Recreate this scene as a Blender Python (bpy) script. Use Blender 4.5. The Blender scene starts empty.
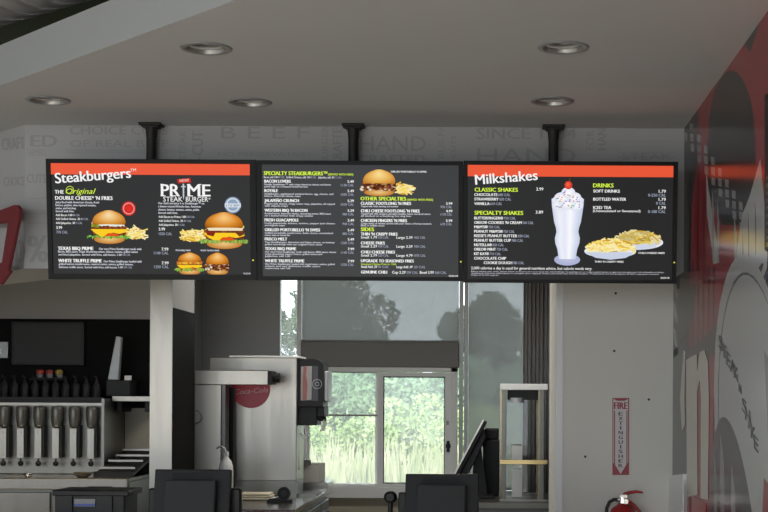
import bpy, math, random
from mathutils import Vector, Matrix

# ------------------------------------------------------------------ camera, sky, sun, exposure
SC = bpy.context.scene
COL = SC.collection
FPX, VX, VY, ROLL, EYE = 1400.0, 493.0, 398.0, math.radians(0.3), 1.6
cam_data = bpy.data.cameras.new('camera')
cam = bpy.data.objects.new('camera', cam_data)
COL.objects.link(cam)
cam_data.sensor_width = 36
cam_data.lens = FPX / 768 * 36
cam_data.shift_x = -(VX - 384) / 768
cam_data.shift_y = (VY - 256) / 768
cam_data.clip_end = 500
cam.matrix_world = Matrix.Translation((0, 0, EYE)) @ Matrix.Rotation(math.radians(90), 4, 'X') @ Matrix.Rotation(ROLL, 4, 'Z')
SC.camera = cam

world = bpy.data.worlds.new('sky')
SC.world = world
world.use_nodes = True
world.node_tree.nodes['Background'].inputs[0].default_value = (0.86, 0.93, 1.0, 1)
world.node_tree.nodes['Background'].inputs[1].default_value = 3.1

sun_data = bpy.data.lights.new('sun', 'SUN')
sun = bpy.data.objects.new('sun', sun_data)
COL.objects.link(sun)
sun_data.energy = 15.0
sun_data.angle = math.radians(1.5)
sun_data.color = (1.0, 0.92, 0.80)
sun.rotation_euler = (math.radians(58), 0, math.radians(-14))

def kitchen_fill(name, loc, sx, sy, watts, col, spread=math.pi):
    l = bpy.data.lights.new(name, 'AREA')
    l.shape = 'RECTANGLE'
    l.size, l.size_y, l.energy, l.color, l.spread = sx, sy, watts, col, spread
    o = bpy.data.objects.new(name, l)
    COL.objects.link(o)
    o.location = loc


# unseen area lights added to brighten the kitchen behind the menu wall
kitchen_fill('kitchen_fill', (-0.7, 9.2, 2.93), 1.2, 0.3, 34, (1.0, 0.96, 0.88))
kitchen_fill('kitchen_fill', (-3.2, 8.95, 2.93), 1.0, 0.2, 22, (1.0, 0.84, 0.58), math.radians(75))

SC.view_settings.view_transform = 'Standard'
SC.view_settings.look = 'None'
SC.view_settings.exposure = 0.0
SC.view_settings.gamma = 1.0
SC.view_settings.use_curve_mapping = False
SC.cycles.use_denoising = True
SC.cycles.max_bounces = 10
SC.cycles.diffuse_bounces = 6
SC.cycles.glossy_bounces = 4
SC.cycles.transparent_max_bounces = 16
SC.cycles.caustics_reflective = False
SC.cycles.caustics_refractive = False
SC.cycles.sample_clamp_indirect = 6


def P(px, py, d):
    """A pixel of the photograph seen at depth d, as a point in the room."""
    x, y = px - VX, py - VY
    c, s = math.cos(ROLL), math.sin(ROLL)
    return Vector(((x * c + y * s) * d / FPX, d, EYE - (-x * s + y * c) * d / FPX))


# ------------------------------------------------------------------ materials
def mat(name, col, rough=0.5, metal=0.0, spec=0.5, emit=None, estr=1.0, noise=0.0, nscale=8.0, stretch=None, rnoise=0.0, coat=0.0):
    m = bpy.data.materials.new(name)
    m.use_nodes = True
    nt = m.node_tree
    b = nt.nodes['Principled BSDF']
    b.inputs['Base Color'].default_value = (*col, 1)
    b.inputs['Roughness'].default_value = rough
    b.inputs['Metallic'].default_value = metal
    b.inputs['Specular IOR Level'].default_value = spec
    b.inputs['Coat Weight'].default_value = coat
    b.inputs['Coat Roughness'].default_value = 0.12
    if emit:
        b.inputs['Emission Color'].default_value = (*emit, 1)
        b.inputs['Emission Strength'].default_value = estr
    if noise or rnoise:
        tc = nt.nodes.new('ShaderNodeTexCoord')
        mp = nt.nodes.new('ShaderNodeMapping')
        if stretch:
            mp.inputs['Scale'].default_value = stretch
        n = nt.nodes.new('ShaderNodeTexNoise')
        n.inputs['Scale'].default_value = nscale
        n.inputs['Detail'].default_value = 4
        nt.links.new(tc.outputs['Object'], mp.inputs[0])
        nt.links.new(mp.outputs[0], n.inputs['Vector'])
        if noise:
            mx = nt.nodes.new('ShaderNodeMix')
            mx.data_type = 'RGBA'
            mx.inputs[6].default_value = (*[max(0, c * (1 - noise)) for c in col], 1)
            mx.inputs[7].default_value = (*[min(1, c * (1 + noise)) for c in col], 1)
            nt.links.new(n.outputs['Fac'], mx.inputs[0])
            nt.links.new(mx.outputs[2], b.inputs['Base Color'])
        if rnoise:
            mr = nt.nodes.new('ShaderNodeMapRange')
            mr.inputs['To Min'].default_value = max(0.02, rough - rnoise)
            mr.inputs['To Max'].default_value = min(1, rough + rnoise)
            nt.links.new(n.outputs['Fac'], mr.inputs['Value'])
            nt.links.new(mr.outputs[0], b.inputs['Roughness'])
    return m


def mat_attr(name, emission=False, rough=0.3, spec=0.5):
    m = bpy.data.materials.new(name)
    m.use_nodes = True
    nt = m.node_tree
    a = nt.nodes.new('ShaderNodeVertexColor')
    a.layer_name = 'Col'
    b = nt.nodes['Principled BSDF']
    if emission:
        e = nt.nodes.new('ShaderNodeEmission')
        nt.links.new(a.outputs[0], e.inputs[0])
        nt.links.new(e.outputs[0], nt.nodes['Material Output'].inputs[0])
    else:
        nt.links.new(a.outputs[0], b.inputs['Base Color'])
        b.inputs['Roughness'].default_value = rough
        b.inputs['Specular IOR Level'].default_value = spec
        b.inputs['IOR'].default_value = 1.36
    return m


def mat_glass(name, tint=(0.95, 0.98, 0.97), haze=0.16):
    m = bpy.data.materials.new(name)
    m.use_nodes = True
    nt = m.node_tree
    nt.nodes.remove(nt.nodes['Principled BSDF'])
    t = nt.nodes.new('ShaderNodeBsdfTransparent')
    t.inputs[0].default_value = (*tint, 1)
    g = nt.nodes.new('ShaderNodeBsdfGlossy')
    g.inputs['Roughness'].default_value = 0.02
    f = nt.nodes.new('ShaderNodeFresnel')
    f.inputs[0].default_value = 1.45
    # translucent white mixed in to imitate haze over the bright view
    veil = nt.nodes.new('ShaderNodeBsdfTranslucent')
    veil.inputs[0].default_value = (0.9, 0.9, 0.88, 1)
    md_ = nt.nodes.new('ShaderNodeMixShader')
    md_.inputs[0].default_value = haze
    nt.links.new(t.outputs[0], md_.inputs[1])
    nt.links.new(veil.outputs[0], md_.inputs[2])
    mx = nt.nodes.new('ShaderNodeMixShader')
    nt.links.new(f.outputs[0], mx.inputs[0])
    nt.links.new(md_.outputs[0], mx.inputs[1])
    nt.links.new(g.outputs[0], mx.inputs[2])
    nt.links.new(mx.outputs[0], nt.nodes['Material Output'].inputs[0])
    return m


def mat_screen_cloth(name, col, open_=0.3, trans=0.4):
    """Woven solar-shade cloth: part open weave, part cloth that lets light glow through."""
    m = bpy.data.materials.new(name)
    m.use_nodes = True
    nt = m.node_tree
    nt.nodes.remove(nt.nodes['Principled BSDF'])
    t = nt.nodes.new('ShaderNodeBsdfTransparent')
    d = nt.nodes.new('ShaderNodeBsdfDiffuse')
    d.inputs[0].default_value = (*col, 1)
    tr = nt.nodes.new('ShaderNodeBsdfTranslucent')
    tr.inputs[0].default_value = (*col, 1)
    m1 = nt.nodes.new('ShaderNodeMixShader')
    m1.inputs[0].default_value = trans
    m2 = nt.nodes.new('ShaderNodeMixShader')
    m2.inputs[0].default_value = 1 - open_
    nt.links.new(d.outputs[0], m1.inputs[1])
    nt.links.new(tr.outputs[0], m1.inputs[2])
    nt.links.new(t.outputs[0], m2.inputs[1])
    nt.links.new(m1.outputs[0], m2.inputs[2])
    nt.links.new(m2.outputs[0], nt.nodes['Material Output'].inputs[0])
    return m


def mat_leaf(name, c1, c2, nscale=0.6):
    m = bpy.data.materials.new(name)
    m.use_nodes = True
    nt = m.node_tree
    nt.nodes.remove(nt.nodes['Principled BSDF'])
    tc = nt.nodes.new('ShaderNodeTexCoord')
    n = nt.nodes.new('ShaderNodeTexNoise')
    n.inputs['Scale'].default_value = nscale
    n.inputs['Detail'].default_value = 5
    r = nt.nodes.new('ShaderNodeValToRGB')
    r.color_ramp.elements[0].position = 0.35
    r.color_ramp.elements[0].color = (*c1, 1)
    r.color_ramp.elements[1].position = 0.65
    r.color_ramp.elements[1].color = (*c2, 1)
    d = nt.nodes.new('ShaderNodeBsdfDiffuse')
    t = nt.nodes.new('ShaderNodeBsdfTranslucent')
    mx = nt.nodes.new('ShaderNodeMixShader')
    mx.inputs[0].default_value = 0.4
    nt.links.new(tc.outputs['Object'], n.inputs['Vector'])
    nt.links.new(n.outputs['Fac'], r.inputs[0])
    nt.links.new(r.outputs[0], d.inputs[0])
    nt.links.new(r.outputs[0], t.inputs[0])
    nt.links.new(d.outputs[0], mx.inputs[1])
    nt.links.new(t.outputs[0], mx.inputs[2])
    nt.links.new(mx.outputs[0], nt.nodes['Material Output'].inputs[0])
    return m


M = dict(
    ceiling=mat('ceiling_paint', (0.67, 0.67, 0.66), 0.9, noise=0.03, nscale=3),
    fascia=mat('fascia_paint', (0.50, 0.52, 0.52), 0.85),
    wall_white=mat('warm_white_wall_paint', (0.70, 0.68, 0.62), 0.75, noise=0.03, nscale=2),
    band=mat('printed_wallpaper', (0.50, 0.50, 0.50), 0.8),
    band_ink=mat('wallpaper_ink', (0.40, 0.40, 0.397), 0.8),
    dark_ceiling=mat('black_open_ceiling', (0.02, 0.02, 0.02), 0.9),
    floor=mat('tile_floor', (0.50, 0.485, 0.455), 0.45, noise=0.15, nscale=5),
    kitchen_wall=mat('kitchen_wall_paint', (0.30, 0.30, 0.295), 0.7),
    black_clad=mat('black_cladding', (0.005, 0.005, 0.005), 0.55, spec=0.06),
    steel=mat('brushed_steel', (0.31, 0.295, 0.265), 0.34, 1.0, noise=0.10, nscale=30, stretch=(1, 1, 0.06), rnoise=0.1),
    steel_dull=mat('dull_steel', (0.22, 0.215, 0.195), 0.40, 1.0, noise=0.08, nscale=20, stretch=(1, 1, 0.06), rnoise=0.08),
    steel_dark=mat('dark_steel', (0.20, 0.20, 0.195), 0.5, 1.0, noise=0.1, nscale=20, stretch=(0.1, 1, 1)),
    satin=mat('satin_reflector', (0.45, 0.44, 0.42), 0.42, 0.8),
    warm_glint=mat('warm_glint_bar', (0.60, 0.46, 0.22), 0.25, 1.0),  # golden colour stands in for warm light glinting off the case bar
    steel_top=mat('bright_steel_top', (0.52, 0.50, 0.46), 0.22, 1.0, noise=0.06, nscale=14, rnoise=0.08),  # lightened to stand in for window light reflected on the steel tops
    canister=mat('grey_canister', (0.16, 0.155, 0.14), 0.3, 0.4),
    chrome=mat('chrome', (0.75, 0.73, 0.70), 0.12, 1.0),
    duct=mat('galvanised_duct', (0.55, 0.54, 0.53), 0.5, 0.4, noise=0.15, nscale=9),
    black=mat('black_plastic', (0.011, 0.011, 0.0115), 0.45, spec=0.25),
    black_matt=mat('matt_black_metal', (0.010, 0.010, 0.010), 0.6),
    bezel=mat('screen_bezel', (0.006, 0.006, 0.0065), 0.4, spec=0.15),
    charcoal=mat('charcoal_plastic', (0.020, 0.020, 0.021), 0.5, spec=0.3, noise=0.1, nscale=40),
    charcoal2=mat('lighter_charcoal_plastic', (0.034, 0.034, 0.035), 0.55, spec=0.3),
    screen=mat('lit_black_screen', (0.004, 0.004, 0.0045), 0.3, spec=0.15, emit=(0.0125, 0.0125, 0.013), estr=1.0),
    screen_glare=mat('glare_grey_screen', (0.006, 0.006, 0.0065), 0.3, spec=0.2, emit=(0.026, 0.027, 0.0285), estr=1.0),  # grey glow painted in for glare reflected on the middle screen
    orange=mat('lit_orange_band', (0.03, 0.01, 0.01), 0.4, spec=0.15, emit=(0.80, 0.088, 0.030), estr=1.0),
    led=mat('lit_status_light', (0.1, 0.1, 0.0), 0.4, emit=(0.75, 0.75, 0.05), estr=1.0),
    screen_pic=mat_attr('lit_menu_print', True),
    mural=mat_attr('mural_print', False, 0.17, 0.32),
    glass=mat_glass('window_glass'),
    case_glass=mat_glass('case_glass', (0.88, 0.90, 0.90), 0.01),
    shade=mat_screen_cloth('grey_shade_cloth', (0.42, 0.42, 0.42), 0.36, 0.5),
    alu=mat('white_window_frame', (0.80, 0.80, 0.79), 0.4),
    alu_grey=mat('grey_window_frame', (0.36, 0.38, 0.39), 0.4, 0.3),
    gasket=mat('dark_gasket', (0.03, 0.035, 0.05), 0.6),
    header=mat('grey_header', (0.22, 0.215, 0.205), 0.7),
    curtain=mat('grey_curtain', (0.42, 0.41, 0.40), 0.85),
    white=mat('white_plastic', (0.75, 0.75, 0.73), 0.35),
    card=mat('white_card', (0.62, 0.60, 0.55), 0.8),
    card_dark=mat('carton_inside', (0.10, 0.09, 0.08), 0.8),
    red=mat('red_enamel', (0.36, 0.018, 0.018), 0.35),
    red_arrow=mat('dark_red_sign_metal', (0.23, 0.045, 0.05), 0.6, spec=0.2),
    cola_red=mat('red_badge_print', (0.28, 0.012, 0.03), 0.4),
    cola_ink=mat('badge_script_ink', (0.45, 0.25, 0.25), 0.4),
    sign_red=mat('fire_sign_red', (0.27, 0.018, 0.03), 0.4),
    sign_white=mat('fire_sign_white', (0.62, 0.58, 0.58), 0.4),
    sign_black=mat('fire_sign_letter', (0.08, 0.03, 0.035), 0.4),
    rubber=mat('black_rubber', (0.012, 0.012, 0.012), 0.6),
    label_blue=mat('blue_label', (0.02, 0.06, 0.32), 0.4),
    label_grey=mat('grey_label', (0.22, 0.22, 0.23), 0.4),
    cloth=mat('folded_cloth', (0.62, 0.55, 0.42), 0.9),
    brown=mat('brown_bowl', (0.06, 0.05, 0.035), 0.5),
    beige=mat('beige_panel', (0.42, 0.38, 0.29), 0.55),
    counter_front=mat('counter_laminate', (0.10, 0.02, 0.02), 0.5),
    counter_top=mat('counter_stone', (0.25, 0.24, 0.23), 0.3, noise=0.15, nscale=40),
    edge_glint_metal=mat('warm_glint_metal', (0.26, 0.225, 0.155), 0.24, 1.0),  # warm tint put in for golden glints along the case posts
    grass=mat_leaf('meadow_grass', (0.22, 0.26, 0.15), (0.40, 0.39, 0.30), 0.35),
    grass_ground=mat_leaf('meadow_ground', (0.20, 0.25, 0.12), (0.32, 0.34, 0.22), 0.15),
    leaf_a=mat_leaf('yellow_green_leaves', (0.24, 0.34, 0.15), (0.38, 0.46, 0.24), 0.8),
    leaf_b=mat_leaf('blue_green_leaves', (0.13, 0.22, 0.14), (0.24, 0.34, 0.21), 0.6),
    leaf_c=mat_leaf('dark_tree_leaves', (0.035, 0.05, 0.035), (0.07, 0.10, 0.06), 0.4),
    bark=mat('bark', (0.10, 0.08, 0.06), 0.9),
    pave=mat('asphalt', (0.20, 0.20, 0.20), 0.9, noise=0.2, nscale=3),
    far_wall=mat('far_white_wall', (0.75, 0.74, 0.72), 0.8),
    far_roof=mat('far_grey_roof', (0.40, 0.39, 0.38), 0.8),
)


# ------------------------------------------------------------------ mesh building
def root_of(o):
    while o is not None and o.parent is not None:
        o = o.parent
    return Vector(o.location) if o is not None else Vector((0, 0, 0))


class MB:
    def __init__(self):
        self.v, self.f, self.s = [], [], []

    def add(self, vs, fs, smooth=False):
        o = len(self.v)
        self.v += [tuple(v) for v in vs]
        for f in fs:
            self.f.append([i + o for i in f])
            self.s.append(smooth)
        return self

    def box(self, x0, x1, y0, y1, z0, z1, rot=None, piv=None):
        vs = [Vector((x, y, z)) for x in (x0, x1) for y in (y0, y1) for z in (z0, z1)]
        if rot is not None:
            p = Vector(piv) if piv is not None else Vector(((x0 + x1) / 2, (y0 + y1) / 2, (z0 + z1) / 2))
            vs = [rot @ (v - p) + p for v in vs]
        return self.add(vs, [(0, 1, 3, 2), (4, 6, 7, 5), (0, 4, 5, 1), (2, 3, 7, 6), (0, 2, 6, 4), (1, 5, 7, 3)])

    def prism(self, poly, z0, z1):
        """A plan polygon (counter-clockwise) raised from z0 to z1."""
        n = len(poly)
        vs = [(x, y, z0) for x, y in poly] + [(x, y, z1) for x, y in poly]
        fs = [tuple(range(n - 1, -1, -1)), tuple(range(n, 2 * n))]
        fs += [(i, (i + 1) % n, n + (i + 1) % n, n + i) for i in range(n)]
        return self.add(vs, fs)

    def slab(self, pts, normal, t):
        """A flat outline of 3-D points given thickness t along normal."""
        n = len(pts)
        nv = Vector(normal) * t
        vs = [Vector(p) for p in pts] + [Vector(p) + nv for p in pts]
        fs = [tuple(range(n - 1, -1, -1)), tuple(range(n, 2 * n))]
        fs += [(i, (i + 1) % n, n + (i + 1) % n, n + i) for i in range(n)]
        return self.add(vs, fs)

    def cyl(self, p0, p1, r0, r1=None, seg=16, caps=True):
        r1 = r0 if r1 is None else r1
        p0, p1 = Vector(p0), Vector(p1)
        a = (p1 - p0).normalized()
        u = a.orthogonal().normalized()
        w = a.cross(u)
        vs = []
        for p, r in ((p0, r0), (p1, r1)):
            for i in range(seg):
                t = 2 * math.pi * i / seg
                vs.append(p + (u * math.cos(t) + w * math.sin(t)) * r)
        self.add(vs, [(i, (i + 1) % seg, seg + (i + 1) % seg, seg + i) for i in range(seg)], True)
        if caps:
            self.add(vs, [tuple(range(seg - 1, -1, -1)), tuple(range(seg, 2 * seg))])
        return self

    def lathe(self, c, prof, seg=24):
        """Profile [(radius, z)] turned about the vertical through c."""
        c = Vector(c)
        vs = []
        for r, z in prof:
            for i in range(seg):
                t = 2 * math.pi * i / seg
                vs.append(c + Vector((r * math.cos(t), r * math.sin(t), z)))
        fs = []
        for k in range(len(prof) - 1):
            for i in range(seg):
                j = (i + 1) % seg
                fs.append((k * seg + i, k * seg + j, (k + 1) * seg + j, (k + 1) * seg + i))
        return self.add(vs, fs, True)

    def tube(self, pts, r, seg=10):
        pts = [Vector(p) for p in pts]
        n = len(pts)
        rs = r if isinstance(r, (list, tuple)) else [r] * n
        vs = []
        up = None
        for i, p in enumerate(pts):
            a = (pts[min(i + 1, n - 1)] - pts[max(i - 1, 0)]).normalized()
            if up is None:
                up = a.orthogonal().normalized()
            u = (up - a * up.dot(a)).normalized()
            up = u
            w = a.cross(u)
            for k in range(seg):
                t = 2 * math.pi * k / seg
                vs.append(p + (u * math.cos(t) + w * math.sin(t)) * rs[i])
        fs = []
        for i in range(n - 1):
            for k in range(seg):
                j = (k + 1) % seg
                fs.append((i * seg + k, i * seg + j, (i + 1) * seg + j, (i + 1) * seg + k))
        self.add(vs, fs, True)
        self.add(vs, [tuple(range(seg - 1, -1, -1)), tuple(range((n - 1) * seg, n * seg))])
        return self

    def ball(self, c, r, seg=14, rings=8):
        r = r if isinstance(r, (tuple, list)) else (r, r, r)
        c = Vector(c)
        vs = []
        for k in range(rings + 1):
            ph = math.pi * k / rings
            for i in range(seg):
                t = 2 * math.pi * i / seg
                vs.append(c + Vector((r[0] * math.sin(ph) * math.cos(t), r[1] * math.sin(ph) * math.sin(t), -r[2] * math.cos(ph))))
        fs = []
        for k in range(rings):
            for i in range(seg):
                j = (i + 1) % seg
                fs.append((k * seg + i, k * seg + j, (k + 1) * seg + j, (k + 1) * seg + i))
        return self.add(vs, fs, True)

    def build(self, name, m, parent=None, bevel=0.0):
        me = bpy.data.meshes.new(name)
        o = root_of(parent)
        me.from_pydata([(v[0] - o[0], v[1] - o[1], v[2] - o[2]) for v in self.v], [], self.f)
        me.materials.append(m)
        me.polygons.foreach_set('use_smooth', self.s)
        me.update()
        o = bpy.data.objects.new(name, me)
        COL.objects.link(o)
        if parent:
            o.parent = parent
        if bevel:
            b = o.modifiers.new('bevel', 'BEVEL')
            b.width = bevel
            b.segments = 2
            b.limit_method = 'ANGLE'
            b.angle_limit = math.radians(40)
        return o


def thing(name, label, cat, loc=(0, 0, 0), group=None):
    o = bpy.data.objects.new(name, None)
    o.empty_display_size = 0.1
    o.location = loc
    COL.objects.link(o)
    return tag(o, label, cat, group)


def tag(o, label, cat, group=None):
    o['label'] = label
    o['category'] = cat
    if group:
        o['group'] = group
    return o


def struct(o):
    o['kind'] = 'structure'
    return o


def copy_tree(o, parent=None, shift=(0, 0, 0)):
    c = o.copy()
    COL.objects.link(c)
    if parent:
        c.parent = parent
    else:
        c.location = Vector(o.location) + Vector(shift)
    for ch in list(o.children):
        copy_tree(ch, c)
    return c


# ------------------------------------------------------------------ flat print (menu pictures, lettering, mural)
_glyphs = {}


def glyphs(s, shear=0.0, bold=0.0, res=3):
    k = (s, shear, bold, res)
    if k not in _glyphs:
        cu = bpy.data.curves.new('lettering', 'FONT')
        cu.body = s
        cu.shear = shear
        cu.offset = bold
        cu.resolution_u = res
        o = bpy.data.objects.new('lettering', cu)
        COL.objects.link(o)
        bpy.context.view_layer.update()
        me = bpy.data.meshes.new_from_object(o)
        vs = [(v.co.x, v.co.y) for v in me.vertices]
        fs = [tuple(p.vertices) for p in me.polygons]
        bpy.data.objects.remove(o)
        bpy.data.curves.remove(cu)
        bpy.data.meshes.remove(me)
        xs = [v[0] for v in vs] or [0, 1]
        _glyphs[k] = (vs, fs, min(xs), max(xs))
    return _glyphs[k]


CAP = 0.70      # height of a capital letter at text size 1


class Print:
    """Flat coloured shapes in picture units, laid on a surface by a mapping (x, y, layer) -> point."""

    def __init__(self, fn):
        self.fn, self.v, self.f, self.c, self.k = fn, [], [], [], 0

    def poly(self, pts, col):
        self.k += 1
        o = len(self.v)
        for i, p in enumerate(pts):
            self.v.append(self.fn(p[0], p[1], self.k))
            self.c.append(col[i] if isinstance(col, list) else col)
        self.f.append(list(range(o, o + len(pts))))

    def grid_ellipse(self, cx, cy, rx, ry, inner, outer, seg=28, a0=0.0, a1=360.0, off=(0, 0)):
        self.k += 1
        o = len(self.v)
        self.v.append(self.fn(cx + off[0], cy + off[1], self.k))
        self.c.append(inner)
        for i in range(seg + 1):
            t = math.radians(a0 + (a1 - a0) * i / seg)
            self.v.append(self.fn(cx + rx * math.cos(t), cy - ry * math.sin(t), self.k))
            self.c.append(outer)
        for i in range(seg):
            self.f.append([o, o + 1 + i, o + 2 + i])

    def text(self, s, x0, x1, yb, cap, col, rot=0.0, shear=0.0, bold=0.0, res=2, slope=0.0):
        """Lettering with its left end and baseline at (x0, yb), fitted to end at x1; bold prints it again, slightly shifted."""
        vs, fs, lo, hi = glyphs(s, shear, 0.0, res)
        sy = cap / CAP
        sx = (x1 - x0) / max(hi - lo, 1e-6)
        cr, sr = math.cos(math.radians(rot)), math.sin(math.radians(rot))
        self.k += 1
        for dx in ((0.0,) if not bold else (-bold, bold)):
            o = len(self.v)
            for x, y in vs:
                a, b = (x - lo) * sx + dx * sy, y * sy
                self.v.append(self.fn(x0 + a * cr - b * sr, yb - (a * sr + b * cr) + slope * a, self.k + (0.4 if dx > 0 else 0)))
                self.c.append(col)
            for f in fs:
                self.f.append([i + o for i in f])

    def build(self, name, m, parent=None):
        me = bpy.data.meshes.new(name)
        o = root_of(parent)
        me.from_pydata([(v[0] - o[0], v[1] - o[1], v[2] - o[2]) for v in self.v], [], self.f)
        ca = me.color_attributes.new('Col', 'FLOAT_COLOR', 'POINT')
        for i, c in enumerate(self.c):
            ca.data[i].color = (c[0], c[1], c[2], 1)
        me.materials.append(m)
        o = bpy.data.objects.new(name, me)
        COL.objects.link(o)
        if parent:
            o.parent = parent
        return o


def rgb(r, g, b):
    """Screen colour (0-255) as light."""
    f = lambda c: ((c / 255 + 0.055) / 1.055) ** 2.4 if c > 10 else c / 255 / 12.92
    return (f(r), f(g), f(b))


# ================================================================== THE ROOM
CEIL = 2.9525
RX = 0.95                                              # the right wall
# floor, outer ceiling, side walls
struct(MB().box(-6, RX, -4, 12.1, -0.12, 0).build('floor', M['floor']))
struct(MB().box(-6.1, RX + 0.15, -4, 12.1, 4.2, 4.35).build('ceiling_upper', M['dark_ceiling']))
mb = MB().box(-6.15, -6, -4, -3, -0.12, 4.2).box(-6.15, -6, 5, 12.1, -0.12, 4.2)       # unseen left wall; window opening added to light the mural
mb.box(-6.15, -6, -3, 5, -0.12, 0.6).box(-6.15, -6, -3, 5, 2.7, 4.2)
struct(mb.build('wall_left', M['kitchen_wall']))
wall_right = struct(MB().box(RX, RX + 0.15, -4, 12.1, -0.12, 4.2).build('wall_right', M['charcoal']))

# dropped soffit: plan with a diagonal front edge, five round holes for the downlights
def at_height(px, py, z):
    d = (z - EYE) / (P(px, py, 1.0).z - EYE)
    return P(px, py, d).to_2d()


A0, A1 = at_height(0, 85.5, CEIL), at_height(236, 0, CEIL)
ed = (A1 - A0) / (A1.x - A0.x)
FR = A0 + ed * (RX - A0.x)
FL = A0 + ed * (-6 - A0.x)
SPOTS = [(206, 48), (563, 47), (250, 102), (552, 101), (48, 100)]
spots = []
for px, py in SPOTS:
    d = (CEIL - EYE) * FPX / (VY - py)
    for _ in range(3):
        q = P(px, py, d)
        d *= (CEIL - EYE) / (q.z - EYE)
    spots.append(P(px, py, d))
import bmesh
bm = bmesh.new()
outline = [(RX, FR.y), (RX, 12.0), (-6, 12.0), (-6, FL.y)]
loops = [[Vector((x, y, CEIL)) for x, y in outline]]
for q in spots:
    loops.append([Vector((q.x + 0.078 * math.cos(t), q.y + 0.078 * math.sin(t), CEIL)) for t in [2 * math.pi * i / 28 for i in range(28)]])
es = []
for lp in loops:
    vs = [bm.verts.new(p) for p in lp]
    es += [bm.edges.new((vs[i], vs[(i + 1) % len(vs)])) for i in range(len(vs))]
bmesh.ops.triangle_fill(bm, use_beauty=True, edges=es, normal=(0, 0, -1))
me = bpy.data.meshes.new('ceiling_soffit')
bm.to_mesh(me)
bm.free()
me.materials.append(M['ceiling'])
soffit = bpy.data.objects.new('ceiling', me)
COL.objects.link(soffit)
struct(soffit)
mb = MB()
mb.add([(x, y, CEIL + 0.176) for x, y in outline], [(0, 1, 2, 3)])
mb.build('ceiling_top', M['dark_ceiling'], soffit)
mb = MB()
mb.add([(RX, FR.y, CEIL), (-6, FL.y, CEIL), (-6, FL.y, CEIL + 0.176), (RX, FR.y, CEIL + 0.176)], [(0, 3, 2, 1)])
mb.build('fascia', M['fascia'], soffit)

# header wall above the service opening, with the printed wallpaper band
BB = 2.235
cor = Vector((P(25, 128, 7.0).x, 7.0))
dg = Vector((-math.sqrt(.5), math.sqrt(.5)))
far = cor + dg * ((6 + cor.x) / math.sqrt(.5))
back_l = far + Vector((0, 0.45))
bulk = MB().prism([(RX, 7.0), (RX, 7.42), (cor.x + 0.17, 7.42), (back_l.x, back_l.y), (far.x, far.y), (cor.x, cor.y)], BB, CEIL)
bulk = struct(bulk.build('wall_header', M['band']))
pr = Print(lambda x, y, k: P(x, y, 7.0) + Vector((0, -0.0012 - 0.00001 * k, 0)))


def seg_text(s, x0, x1, yb, cap, vertical=False, bold=0.0):
    if vertical:
        pr.text(s, x0, x0 + (x1 - x0), yb, cap, (0, 0, 0), rot=90, bold=bold)
    else:
        pr.text(s, x0, x1, yb, cap, (0, 0, 0), bold=bold)


seg_text('ED', 31, 57, 146.5, 11.5, bold=.04)
seg_text('CHOICE CUTS', 70, 168, 134.5, 8.5, bold=.02)
seg_text('OF REAL BEEF', 70, 168, 147, 7)
seg_text('STEAK', 186, 216, 160, 7, True)
seg_text('D-CUT', 203, 240, 168, 11, True, .03)
seg_text('B E E F', 221, 309, 138.5, 12)
seg_text('NO PRESERVATIVES', 218, 311, 156, 4)
seg_text('BURGER', 328, 366, 164, 6.5, True)
seg_text('CRAFTED', 342, 388, 166, 9.5, True, .02)
seg_text('HAND', 360, 426, 151, 15)
seg_text('CRAFTED', 358, 425, 163, 8, bold=.03)
seg_text('BUS FARE', 444, 490, 158, 6, True)
seg_text('CUTS', 456, 478, 158, 5, True, .02)
seg_text('SINCE 1934', 477, 576, 139, 11, bold=.02)
seg_text('HAND', 477, 576, 163, 15)
seg_text('FOR', 594, 614, 150, 8, True)
seg_text('HAND', 606, 636, 150, 8.5, True, .03)
seg_text('STEAK', 622, 672, 160, 6.5)
for y in (141, 128.5, 152, 157):
    pr.poly([(618, y), (676, y), (676, y + .5), (618, y + .5)], (0, 0, 0))
for x0, x1, y in ((66, 186, 150), (66, 186, 152)):
    pr.poly([(x0, y), (x1, y), (x1, y + .5), (x0, y + .5)], (0, 0, 0))
seg_text('CUTS', 27, 46, 183, 9, bold=.02)
seg_text('FARMERS', 27, 46, 156, 7)
seg_text('%', 28.5, 47.5, 262, 27, bold=.03)
for y in (198, 213, 223):
    pr.poly([(27, y), (50, y), (50, y + .5), (27, y + .5)], (0, 0, 0))
pr.build('wallpaper_lettering', M['band_ink'], bulk)


def on_diag(px, py, off=0.0):
    """Point of the diagonal face (moved out by off) seen at a pixel."""
    n = Vector((-math.sqrt(.5), -math.sqrt(.5)))
    c = cor + n * off
    r = P(px, py, 1.0) - Vector((0, 0, EYE))
    t = (c.dot(n)) / (r.x * n.x + r.y * n.y)
    return Vector((r.x * t, r.y * t, EYE + r.z * t))


pr = Print(lambda x, y, k: on_diag(x, y, 0.0012 + 0.00001 * k))
pr.text('CRAFT', 2.5, 25.2, 150.5, 12, (0, 0, 0), rot=5, bold=.03)
pr.text('CHOICE', 4, 25, 186, 9, (0, 0, 0), rot=2, bold=.02)
pr.text('10', 6, 23.8, 263, 24, (0, 0, 0), bold=.04)
pr.build('wallpaper_lettering', M['band_ink'], bulk)

# white wall with the fire sign; it ends at the kitchen opening with a thick return
WY = 7.39
wx0 = P(557, 400, WY).x
struct(MB().box(wx0, RX, WY, 8.4, 0, CEIL).build('wall_front', M['wall_white']))
mb = MB()
g = 0.012
mb.box(wx0 - 0.004, wx0 + 0.03, WY - 0.004, WY, 0, CEIL)
mb.box(wx0 - 0.004, wx0, WY, WY + 0.03, 0, CEIL)
struct(mb.build('trim_corner', M['alu']))

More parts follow.
